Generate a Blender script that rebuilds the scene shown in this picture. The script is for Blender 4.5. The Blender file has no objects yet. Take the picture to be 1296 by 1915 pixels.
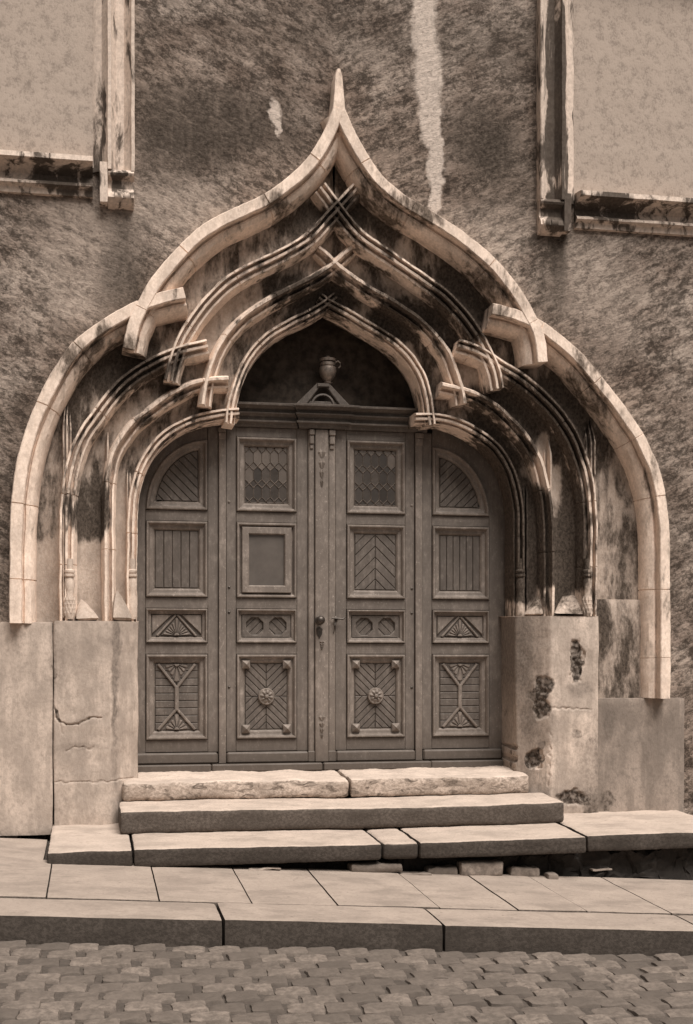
import bpy, bmesh, math, random
from mathutils import Vector, noise
random.seed(7)
R = math.radians
sc = bpy.context.scene
col = sc.collection

# ------------------------------------------------------------------ camera, sky, sun
CAM = (-1.681, -9.6033, 0.8371)
YAW = 0.1922
FPX, HOR, CXP = 2455.93, 1229.34, 648.0
cam = bpy.data.cameras.new('camera')
cam.sensor_fit = 'HORIZONTAL'
cam.sensor_width = 36
cam.lens = FPX / 1296 * 36
cam.shift_y = (HOR - 957.5) / 1296
cam.clip_start = 0.05
cam.clip_end = 800
camo = bpy.data.objects.new('camera', cam)
camo.location = CAM
camo.rotation_euler = (R(90), 0, -YAW)
col.objects.link(camo)
sc.camera = camo

SUN_EL, SUN_AZ = R(60), R(22)          # azimuth measured from straight in front of the wall, negative = left
w = bpy.data.worlds.new('World')
sc.world = w
w.use_nodes = True
wn = w.node_tree
wn.nodes.clear()
sky = wn.nodes.new('ShaderNodeTexSky')
sky.sky_type = 'NISHITA'
sky.sun_disc = False
sky.sun_elevation = SUN_EL
sky.sun_rotation = math.pi + SUN_AZ * -1
sky.dust_density = 4.0
bw = wn.nodes.new('ShaderNodeRGBToBW')
tint = wn.nodes.new('ShaderNodeMix')
tint.data_type = 'RGBA'
tint.blend_type = 'MULTIPLY'
tint.inputs[0].default_value = 1.0
tint.inputs[7].default_value = (1.0, 0.96, 0.92, 1)
bg = wn.nodes.new('ShaderNodeBackground')
bg.inputs[1].default_value = 0.05
wo = wn.nodes.new('ShaderNodeOutputWorld')
wn.links.new(sky.outputs[0], bw.inputs[0])
wn.links.new(bw.outputs[0], tint.inputs[6])
wn.links.new(tint.outputs[2], bg.inputs[0])
wn.links.new(bg.outputs[0], wo.inputs[0])

sl = bpy.data.lights.new('sun', 'SUN')
sl.energy = 3.7
sl.angle = R(38)
sl.color = (1.0, 0.94, 0.88)
so = bpy.data.objects.new('sun', sl)
d = Vector((math.sin(SUN_AZ) * math.cos(SUN_EL), -math.cos(SUN_AZ) * math.cos(SUN_EL), math.sin(SUN_EL)))
so.rotation_euler = d.to_track_quat('Z', 'Y').to_euler()
so.location = (-4, -8, 9)
col.objects.link(so)
sc.view_settings.view_transform = 'Standard'
sc.view_settings.look = 'None'
sc.view_settings.exposure = 0.5
sc.view_settings.gamma = 1.0
sc.view_settings.use_curve_mapping = False

# ------------------------------------------------------------------ helpers
def P(px, py, y):
    """photo pixel -> (X, Z) on the plane at depth y"""
    s, c = math.sin(YAW), math.cos(YAW)
    a, b = px - CXP, py - HOR
    dx = s * FPX + c * a
    dy = c * FPX - s * a
    t = (y - CAM[1]) / dy
    return (CAM[0] + dx * t, CAM[2] - b * t)

def G(px, py, z):
    """photo pixel -> (X, Y) on the level at height z"""
    s, c = math.sin(YAW), math.cos(YAW)
    a, b = px - CXP, py - HOR
    t = (z - CAM[2]) / -b
    return (CAM[0] + (s * FPX + c * a) * t, CAM[1] + (c * FPX - s * a) * t)

def nz(v, s):
    return noise.noise(Vector(v) * s)

class MB:
    def __init__(self):
        self.v = []
        self.f = []
    def add(self, vs, fs):
        o = len(self.v)
        self.v += [tuple(v) for v in vs]
        self.f += [tuple(i + o for i in f) for f in fs]
        return self
    def jitter(self, amp, s, amp2=0, s2=30):
        out = []
        for v in self.v:
            n = noise.noise_vector(Vector(v) * s) * amp
            if amp2:
                n += noise.noise_vector(Vector(v) * s2) * amp2
            out.append((v[0] + n.x, v[1] + n.y, v[2] + n.z))
        self.v = out
        return self
    def build(self, name, mat, parent=None, smooth=False, label=None, kind=None):
        root = parent
        off = Vector((0, 0, 0))
        while root is not None:
            off += root.location
            root = root.parent
        me = bpy.data.meshes.new(name)
        me.from_pydata([(v[0] - off.x, v[1] - off.y, v[2] - off.z) for v in self.v], [], self.f)
        me.materials.append(mat)
        if smooth:
            me.polygons.foreach_set('use_smooth', [True] * len(me.polygons))
            try:
                me.set_sharp_from_angle(angle=R(smooth if smooth is not True else 40))
            except Exception:
                pass
        o = bpy.data.objects.new(name, me)
        col.objects.link(o)
        if parent:
            o.parent = parent
        if label:
            o['label'] = label
        if kind:
            o['kind'] = kind
        return o

def thing(name, loc, label, cat, group=None):
    o = bpy.data.objects.new(name, None)
    o.empty_display_size = 0.1
    o.location = loc
    o['label'] = label
    o['category'] = cat
    if group:
        o['group'] = group
    col.objects.link(o)
    return o

def box(x0, x1, y0, y1, z0, z1, c=0.0):
    """chamfered box"""
    m = MB()
    if c <= 0:
        m.add([(x0, y0, z0), (x1, y0, z0), (x1, y1, z0), (x0, y1, z0), (x0, y0, z1), (x1, y0, z1), (x1, y1, z1), (x0, y1, z1)],
              [(0, 3, 2, 1), (4, 5, 6, 7), (0, 1, 5, 4), (1, 2, 6, 5), (2, 3, 7, 6), (3, 0, 4, 7)])
        return m
    vs = []
    idx = {}
    X, Y, Z = (x0, x1), (y0, y1), (z0, z1)
    for i in (0, 1):
        for j in (0, 1):
            for k in (0, 1):
                p = [X[i], Y[j], Z[k]]
                sg = [c if i == 0 else -c, c if j == 0 else -c, c if k == 0 else -c]
                for ax in range(3):
                    q = [p[a] + (0 if a == ax else sg[a]) for a in range(3)]
                    idx[(i, j, k, ax)] = len(vs)
                    vs.append(q)
    fs = []
    def quad(keys):
        fs.append([idx[k] for k in keys])
    for ax in range(3):
        for s in (0, 1):
            a, b = [(1, 2), (2, 0), (0, 1)][ax]
            ks = []
            for (u, v) in ((0, 0), (1, 0), (1, 1), (0, 1)):
                t = [0, 0, 0]
                t[ax] = s
                t[a] = u
                t[b] = v
                ks.append((*t, ax))
            if s == 0:
                ks.reverse()
            quad(ks)
    for ax in range(3):
        a, b = [(1, 2), (2, 0), (0, 1)][ax]
        for u in (0, 1):
            for v in (0, 1):
                t0 = [0, 0, 0]
                t0[a] = u
                t0[b] = v
                t1 = list(t0)
                t1[ax] = 1
                fs_ = [(*t0, a), (*t1, a), (*t1, b), (*t0, b)]
                if (u == v):
                    fs_.reverse()
                quad(fs_)
    for i in (0, 1):
        for j in (0, 1):
            for k in (0, 1):
                t = [(i, j, k, 0), (i, j, k, 1), (i, j, k, 2)]
                if (i + j + k) % 2 == 0:
                    t.reverse()
                quad(t)
    m.add(vs, fs)
    return m

def area2(p):
    return sum(p[i][0] * p[(i + 1) % len(p)][1] - p[(i + 1) % len(p)][0] * p[i][1] for i in range(len(p)))

def ccw(p):
    return p if area2(p) > 0 else p[::-1]

def inset(p, d):
    """mitred inset of a convex CCW polygon"""
    n = len(p)
    out = []
    for i in range(n):
        a, b, c = p[i - 1], p[i], p[(i + 1) % n]
        e1 = Vector((b[0] - a[0], b[1] - a[1])).normalized()
        e2 = Vector((c[0] - b[0], c[1] - b[1])).normalized()
        n1 = Vector((-e1.y, e1.x))
        n2 = Vector((-e2.y, e2.x))
        k = 1 + n1.dot(n2)
        m = (n1 + n2) / max(k, 0.25)
        out.append((b[0] + m.x * d, b[1] + m.y * d))
    return out

def clip(p, nx, nz_, dd):
    """keep the part of polygon with nx*x+nz*z >= dd"""
    out = []
    for i in range(len(p)):
        a, b = p[i - 1], p[i]
        da, db = nx * a[0] + nz_ * a[1] - dd, nx * b[0] + nz_ * b[1] - dd
        if (da >= 0) != (db >= 0):
            t = da / (da - db)
            out.append((a[0] + (b[0] - a[0]) * t, a[1] + (b[1] - a[1]) * t))
        if db >= 0:
            out.append(b)
    # drop duplicates
    res = []
    for q in out:
        if not res or (abs(q[0] - res[-1][0]) + abs(q[1] - res[-1][1])) > 2e-3:
            res.append(q)
    if len(res) > 1 and abs(res[0][0] - res[-1][0]) + abs(res[0][1] - res[-1][1]) < 2e-3:
        res.pop()
    return res

def board(poly, yf, yb, c=0.003, m=None):
    """prism with a chamfered front, front face towards -y"""
    m = m or MB()
    p = ccw(poly)
    n = len(p)
    q = inset(p, c)
    vs = [(x, yb, z) for x, z in p] + [(x, yf + c, z) for x, z in p] + [(x, yf, z) for x, z in q]
    fs = [tuple(range(n))[::-1], tuple(range(2 * n, 3 * n))]
    for i in range(n):
        j = (i + 1) % n
        fs.append((i, j, n + j, n + i))
        fs.append((n + i, n + j, 2 * n + j, 2 * n + i))
    # CCW in XZ seen from -y: front normal -y
    m.add(vs, fs)
    return m

def rect(x0, x1, z0, z1):
    return [(x0, z0), (x1, z0), (x1, z1), (x0, z1)]

def moulding(poly, prof, m=None):
    """mitred moulding round a convex polygon; prof = [(inset, y)]"""
    m = m or MB()
    p = ccw(poly)
    n = len(p)
    vs = []
    fs = []
    for d_, y in prof:
        for x, z in inset(p, d_):
            vs.append((x, y, z))
    for k in range(len(prof) - 1):
        for i in range(n):
            j = (i + 1) % n
            fs.append((k * n + i, k * n + j, (k + 1) * n + j, (k + 1) * n + i))
    m.add(vs, fs)
    return m

def catmull(pts, step=0.02):
    p = [Vector(q) for q in pts]
    p = [p[0] * 2 - p[1]] + p + [p[-1] * 2 - p[-2]]
    out = []
    for i in range(1, len(p) - 2):
        a, b, c, d_ = p[i - 1:i + 3]
        t0, t1 = 0.0, max((b - a).length, 1e-6) ** .5
        t2 = t1 + max((c - b).length, 1e-6) ** .5
        t3 = t2 + max((d_ - c).length, 1e-6) ** .5
        n = max(2, int((c - b).length / step))
        for k in range(n):
            t = t1 + (t2 - t1) * k / n
            A1 = a * ((t1 - t) / (t1 - t0)) + b * ((t - t0) / (t1 - t0))
            A2 = b * ((t2 - t) / (t2 - t1)) + c * ((t - t1) / (t2 - t1))
            A3 = c * ((t3 - t) / (t3 - t2)) + d_ * ((t - t2) / (t3 - t2))
            B1 = A1 * ((t2 - t) / (t2 - t0)) + A2 * ((t - t0) / (t2 - t0))
            B2 = A2 * ((t3 - t) / (t3 - t1)) + A3 * ((t - t1) / (t3 - t1))
            out.append(B1 * ((t2 - t) / (t2 - t1)) + B2 * ((t - t1) / (t2 - t1)))
    out.append(p[-2])
    return out

def jointed(path, spacing, first):
    """path with narrow notches where one carved stone meets the next; returns path and notch flags"""
    out, flag = [], []
    run, nxt = 0.0, first
    for i, p in enumerate(path):
        if i:
            d_ = (p - path[i - 1]).length
            if run + d_ > nxt and 2 < i < len(path) - 3:
                f = (nxt - run) / d_
                t = (p - path[i - 1]).normalized()
                q = path[i - 1].lerp(p, f)
                for o, fl in ((-.005, 0), (-.0025, 1), (.0025, 1), (.005, 0)):
                    out.append(q + t * o)
                    flag.append(fl)
                nxt += spacing * (.8 + .4 * abs(nz((nxt, first, 2), 3)) * 2)
            run += d_
        out.append(p)
        flag.append(0)
    return out, flag

def sweep(path, prof, y0, side, m=None, flag=None):
    """closed profile [(n, y)] along a path in the wall plane; side=+1 left half, -1 right half"""
    m = m or MB()
    k = len(prof)
    vs = []
    fs = []
    n = len(path)
    for i, p in enumerate(path):
        t = (path[min(i + 1, n - 1)] - path[max(i - 1, 0)]).normalized()
        nn = Vector((t.y, -t.x)) * side
        for a, y in prof:
            if flag and flag[i]:
                vs.append((p.x + nn.x * a * .96, y0 + y + (.007 if y < .2 else 0), p.y + nn.y * a * .96))
            else:
                vs.append((p.x + nn.x * a, y0 + y, p.y + nn.y * a))
    for i in range(n - 1):
        for j in range(k):
            q = (i * k + j, i * k + (j + 1) % k, (i + 1) * k + (j + 1) % k, (i + 1) * k + j)
            fs.append(q if side > 0 else q[::-1])
    a, b = tuple(range(k)), tuple(range((n - 1) * k, n * k))
    fs += [a[::-1], b] if side > 0 else [a, b[::-1]]
    m.add(vs, fs)
    return m

def lathe(prof, cx, cy, seg=20, m=None):
    m = m or MB()
    vs = []
    fs = []
    for r, z in prof:
        for i in range(seg):
            a = 2 * math.pi * i / seg
            vs.append((cx + r * math.cos(a), cy + r * math.sin(a), z))
    for k in range(len(prof) - 1):
        for i in range(seg):
            j = (i + 1) % seg
            fs.append((k * seg + i, k * seg + j, (k + 1) * seg + j, (k + 1) * seg + i))
    fs.append(tuple(range(seg))[::-1])
    fs.append(tuple(range((len(prof) - 1) * seg, len(prof) * seg)))
    m.add(vs, fs)
    return m

def tube(pts, r, seg=8, m=None):
    m = m or MB()
    vs = []
    fs = []
    n = len(pts)
    for i, p in enumerate(pts):
        p = Vector(p)
        t = (Vector(pts[min(i + 1, n - 1)]) - Vector(pts[max(i - 1, 0)])).normalized()
        u = t.cross(Vector((0, 0, 1)))
        if u.length < 1e-3:
            u = Vector((1, 0, 0))
        u.normalize()
        v = t.cross(u)
        rr = r[i] if isinstance(r, (list, tuple)) else r
        for k in range(seg):
            a = 2 * math.pi * k / seg
            vs.append(p + (u * math.cos(a) + v * math.sin(a)) * rr)
    for i in range(n - 1):
        for k in range(seg):
            j = (k + 1) % seg
            fs.append((i * seg + k, i * seg + j, (i + 1) * seg + j, (i + 1) * seg + k))
    fs.append(tuple(range(seg)))
    fs.append(tuple(range((n - 1) * seg, n * seg))[::-1])
    m.add(vs, fs)
    return m

def hexa(cx0, cx1, cy0, cy1, cz0, cz1, res=0.02, rnd=0.015, amp=0.004, s=6, amp2=0.0015):
    """worn stone block: a box surface gridded at res, its edges rounded by rnd and roughened"""
    m = MB()
    nx = max(2, min(160, int((cx1 - cx0) / res)))
    ny = max(2, min(60, int((cy1 - cy0) / res)))
    nz_ = max(2, min(60, int((cz1 - cz0) / res)))
    def grid(f, a, b):
        vs = [f(i / a, j / b) for i in range(a + 1) for j in range(b + 1)]
        fs = [(i * (b + 1) + j, (i + 1) * (b + 1) + j, (i + 1) * (b + 1) + j + 1, i * (b + 1) + j + 1) for i in range(a) for j in range(b)]
        m.add(vs, fs)
    X = lambda t: cx0 + (cx1 - cx0) * t
    Y = lambda t: cy0 + (cy1 - cy0) * t
    Z = lambda t: cz0 + (cz1 - cz0) * t
    grid(lambda a, b: (X(a), cy0, Z(b)), nx, nz_)
    grid(lambda a, b: (X(1 - a), cy1, Z(b)), nx, nz_)
    grid(lambda a, b: (cx0, Y(1 - a), Z(b)), ny, nz_)
    grid(lambda a, b: (cx1, Y(a), Z(b)), ny, nz_)
    grid(lambda a, b: (X(a), Y(b), cz1), nx, ny)
    grid(lambda a, b: (X(a), Y(1 - b), cz0), nx, ny)
    lo = Vector((cx0 + rnd, cy0 + rnd, cz0 + rnd))
    hi = Vector((cx1 - rnd, cy1 - rnd, cz1 - rnd))
    out = []
    for v in m.v:
        v = Vector(v)
        q = Vector((min(max(v.x, lo.x), hi.x), min(max(v.y, lo.y), hi.y), min(max(v.z, lo.z), hi.z)))
        e = v - q
        if e.length > rnd:
            v = q + e.normalized() * rnd
        n = noise.noise_vector(v * s) * amp + noise.noise_vector(v * 34) * amp2
        out.append(v + n)
    m.v = [tuple(v) for v in out]
    return m

# ------------------------------------------------------------------ materials (procedural)
def sep(v, warm=1.0):
    """a warm sepia-brown tone of luminance v"""
    return (v * (1 + .225 * warm), v, v * (1 - .16 * warm), 1)

class NT:
    def __init__(self, name):
        self.mat = bpy.data.materials.new(name)
        self.mat.use_nodes = True
        self.t = self.mat.node_tree
        self.t.nodes.clear()
        self.out = self.t.nodes.new('ShaderNodeOutputMaterial')
        self.b = self.t.nodes.new('ShaderNodeBsdfPrincipled')
        self.t.links.new(self.b.outputs[0], self.out.inputs[0])
        self.geo = self.t.nodes.new('ShaderNodeNewGeometry')
        self.pos = self.geo.outputs['Position']
    def link(self, a, b):
        if hasattr(a, 'is_output'):
            self.t.links.new(a, b)
        elif isinstance(a, tuple) and len(a) == 3 and b.type == 'RGBA':
            b.default_value = (*a, 1)
        else:
            b.default_value = a
    def vm(self, op, a, b):
        n = self.t.nodes.new('ShaderNodeVectorMath')
        n.operation = op
        self.link(a, n.inputs[0])
        if op == 'SCALE':
            self.link(b, n.inputs[3])
        else:
            self.link(b, n.inputs[1])
        return n.outputs['Value'] if op in ('LENGTH', 'DISTANCE', 'DOT_PRODUCT') else n.outputs[0]
    def ma(self, op, a, b=0.0, clamp=False):
        n = self.t.nodes.new('ShaderNodeMath')
        n.operation = op
        n.use_clamp = clamp
        self.link(a, n.inputs[0])
        self.link(b, n.inputs[1])
        return n.outputs[0]
    def noise(self, scale=(1, 1, 1), detail=4, rough=.55, dist=0.0, vec=None, color=False):
        v = self.vm('MULTIPLY', vec or self.pos, scale)
        n = self.t.nodes.new('ShaderNodeTexNoise')
        n.inputs['Scale'].default_value = 1
        n.inputs['Detail'].default_value = detail
        n.inputs['Roughness'].default_value = rough
        n.inputs['Distortion'].default_value = dist
        self.t.links.new(v, n.inputs['Vector'])
        return n.outputs[1 if color else 0]
    def ramp(self, f, stops):
        n = self.t.nodes.new('ShaderNodeValToRGB')
        while len(n.color_ramp.elements) < len(stops):
            n.color_ramp.elements.new(0.5)
        for e, (p, c) in zip(n.color_ramp.elements, stops):
            e.position = p
            e.color = c if isinstance(c, tuple) else (c, c, c, 1)
        self.link(f, n.inputs[0])
        return n.outputs[0]
    def mr(self, f, a, b, c=0.0, d_=1.0, smooth=True):
        n = self.t.nodes.new('ShaderNodeMapRange')
        n.interpolation_type = 'SMOOTHSTEP' if smooth else 'LINEAR'
        self.link(f, n.inputs[0])
        for i, v in enumerate((a, b, c, d_)):
            n.inputs[i + 1].default_value = v
        return n.outputs[0]
    def mix(self, f, a, b, mode='MIX'):
        n = self.t.nodes.new('ShaderNodeMix')
        n.data_type = 'RGBA'
        n.blend_type = mode
        self.link(f, n.inputs[0])
        self.link(a, n.inputs[6])
        self.link(b, n.inputs[7])
        return n.outputs[2]
    def warp(self, amt=.12, s=4):
        n = self.noise((s, s, s), 3, color=True)
        n = self.vm('SUBTRACT', n, (.5, .5, .5))
        n = self.vm('SCALE', n, amt)
        return self.vm('ADD', self.pos, n)
    def blob(self, wp, px, py, rx, rz, y=-.5, soft=.5):
        """mask of a stain at a photo pixel, radii in metres"""
        X, Z = P(px, py, y)
        v = self.vm('SUBTRACT', wp, (X, 0, Z))
        v = self.vm('MULTIPLY', v, (1 / rx, 0, 1 / rz))
        l = self.vm('LENGTH', v, (0, 0, 0))
        return self.mr(l, 1 + soft, 1 - soft, 0, 1)
    def bump(self, h, strength=.5, dist=.01, prev=None):
        n = self.t.nodes.new('ShaderNodeBump')
        n.inputs['Strength'].default_value = strength
        n.inputs['Distance'].default_value = dist
        self.link(h, n.inputs['Height'])
        if prev:
            self.t.links.new(prev, n.inputs['Normal'])
        return n.outputs[0]
    def done(self, color, rough=.9, normal=None, spec=.3, metal=0):
        self.link(color, self.b.inputs['Base Color'])
        self.link(rough, self.b.inputs['Roughness'])
        self.b.inputs['Specular IOR Level'].default_value = spec
        self.b.inputs['Metallic'].default_value = metal
        if normal:
            self.t.links.new(normal, self.b.inputs['Normal'])
        return self.mat

# dirt bias blobs on the carved stone: (px, py, rx m, rz m, amount)
STAINS = [(1005, 1000, .17, .34, .30), (1065, 985, .12, .30, .34), (1060, 1075, .14, .1, .2), (995, 1090, .1, .12, .3), (170, 950, .15, .22, .12),
          (545, 400, .25, .12, .16), (720, 405, .5, .12, .12), (700, 330, .3, .3, .05), (880, 560, .35, .3, .12), (980, 780, .35, .3, .14),
          (200, 680, .4, .2, .15), (940, 900, .2, .25, .24), (600, 540, .3, .12, .14), (760, 590, .2, .12, .18), (1080, 780, .25, .4, .12),
          (160, 1090, .4, .26, -.5), (150, 1180, .5, .3, -.5), (400, 640, .12, .25, -.15), (880, 690, .2, .12, -.1), (1050, 930, .05, .2, -.35),
          (560, 370, .25, .12, -.1), (230, 1000, .08, .4, -.35), (1025, 850, .06, .2, -.3), (450, 560, .2, .1, -.05), (780, 690, .05, .2, -.3)]

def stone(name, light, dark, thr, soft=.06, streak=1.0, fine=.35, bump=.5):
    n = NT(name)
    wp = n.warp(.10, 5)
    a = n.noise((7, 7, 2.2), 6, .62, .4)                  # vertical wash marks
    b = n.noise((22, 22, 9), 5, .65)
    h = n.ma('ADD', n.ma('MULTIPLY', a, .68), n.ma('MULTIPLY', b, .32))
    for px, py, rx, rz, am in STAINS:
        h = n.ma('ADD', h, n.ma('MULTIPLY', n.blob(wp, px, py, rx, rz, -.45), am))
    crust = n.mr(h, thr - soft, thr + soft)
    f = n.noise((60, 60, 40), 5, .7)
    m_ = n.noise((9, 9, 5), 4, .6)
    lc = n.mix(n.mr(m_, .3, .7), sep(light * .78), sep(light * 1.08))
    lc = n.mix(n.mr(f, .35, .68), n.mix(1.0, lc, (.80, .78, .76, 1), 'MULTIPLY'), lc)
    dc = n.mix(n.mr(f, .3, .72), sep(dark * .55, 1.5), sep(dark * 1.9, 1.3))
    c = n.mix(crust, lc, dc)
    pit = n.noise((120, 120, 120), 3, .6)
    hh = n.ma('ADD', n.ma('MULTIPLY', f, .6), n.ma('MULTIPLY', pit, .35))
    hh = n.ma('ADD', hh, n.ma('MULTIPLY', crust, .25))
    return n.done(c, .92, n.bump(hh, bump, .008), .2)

M = {}
M['hood'] = stone('hood_stone', .74, .09, .615, .08)
M['rib'] = stone('rib_stone', .74, .05, .54, .075)
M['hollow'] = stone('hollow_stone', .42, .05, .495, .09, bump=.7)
M['jamb'] = stone('jamb_stone', .52, .04, .54, .07)
M['weather'] = stone('weathering_stone', .36, .10, .70, .07)

def pier_mat(name, light, mid, blobs, thr=.86):
    n = NT(name)
    wp = n.warp(.10, 9)
    a = n.noise((5, 5, 3), 6, .6)
    f = n.noise((50, 50, 38), 5, .7)
    s = n.noise((13, 13, 2), 4, .6)
    lc = n.mix(n.mr(a, .36, .62), sep(light * .70), sep(light * 1.08))
    lc = n.mix(n.mr(s, .45, .62, 0, .55), lc, sep(mid))
    lc = n.mix(n.mr(n.noise((24, 24, 20), 4, .65), .5, .66, 0, .4), lc, sep(mid * .75))
    lc = n.mix(n.mr(f, .32, .62, .4, 0), lc, sep(mid * .8))
    h = n.ma('MULTIPLY', n.noise((11, 11, 8), 5, .6), .6)
    g = 0.0
    for px, py, rx, rz, am, kind in blobs:
        bl = n.ma('MULTIPLY', n.blob(wp, px, py, rx, rz, -.52, .45), am)
        if kind == 'd':
            h = n.ma('ADD', h, bl)
        else:
            g = n.ma('ADD', g, bl)
    grey = n.ma('MULTIPLY', g, 1.0, True)
    lc = n.mix(grey, lc, n.mix(n.mr(f, .3, .7), sep(mid * .45), sep(mid * .85)))
    crust = n.mr(h, .58, .78)
    rub = n.noise((38, 38, 30), 3, .6)
    c = n.mix(crust, lc, n.mix(n.mr(rub, .4, .62), sep(.035, 1.4), sep(.15)))
    hh = n.ma('ADD', n.ma('MULTIPLY', f, .6), n.ma('MULTIPLY', a, .6))
    hh = n.ma('SUBTRACT', hh, n.ma('MULTIPLY', crust, .8))
    hh = n.ma('ADD', hh, n.ma('MULTIPLY', n.ma('MULTIPLY', crust, rub), .9))
    return n.done(c, .93, n.bump(hh, .6, .008), .2)

M['pier_left'] = pier_mat('pier_plaster_smooth', .42, .27, [(216, 1230, .028, .45, .9, 'g'), (214, 1400, .02, .3, .5, 'g'), (100, 1220, .02, .3, .5, 'g'), (150, 1395, .2, .03, .35, 'g'), (160, 1350, .1, .03, .3, 'g'),
                                                (112, 1240, .03, .2, .4, 'g'), (112, 1500, .05, .25, .3, 'g'), (108, 1335, .015, .05, .5, 'd'), (100, 1255, .015, .06, .35, 'd')])
M['pier_right'] = pier_mat('pier_plaster_flaking', .50, .26, [(1075, 1235, .05, .15, .75, 'd'), (1017, 1280, .06, .09, .5, 'd'), (1013, 1325, .06, .09, .5, 'd'), (1000, 1300, .04, .05, .4, 'd'), (984, 1333, .02, .05, .35, 'd'),
                                                 (1003, 1420, .05, .08, .7, 'd'), (1012, 1390, .03, .05, .4, 'd'), (963, 1415, .045, .16, .9, 'd'), (1065, 1490, .12, .06, .5, 'd'), (1115, 1510, .15, .1, .4, 'd'),
                                                 (1075, 1373, .05, .05, .4, 'd'), (1100, 1390, .05, .06, .35, 'd'), (1080, 1290, .1, .05, .55, 'g'), (1010, 1350, .09, .2, .5, 'g'), (990, 1200, .14, .4, .55, 'g'), (1080, 1500, .3, .1, .5, 'g'), (1110, 1450, .15, .3, .45, 'g'), (1140, 1230, .05, .4, .9, 'g'), (1190, 1420, .3, .5, .8, 'g'), (975, 1330, .12, .8, .5, 'g')])

M['plinth_dark'] = pier_mat('dark_plinth_plaster', .26, .15, [(1150, 1400, .1, .1, .3, 'd'), (1135, 1500, .08, .1, .4, 'd'), (1140, 1350, .05, .12, .5, 'g')])  # darker, greyer tone for the right plinth

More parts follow.
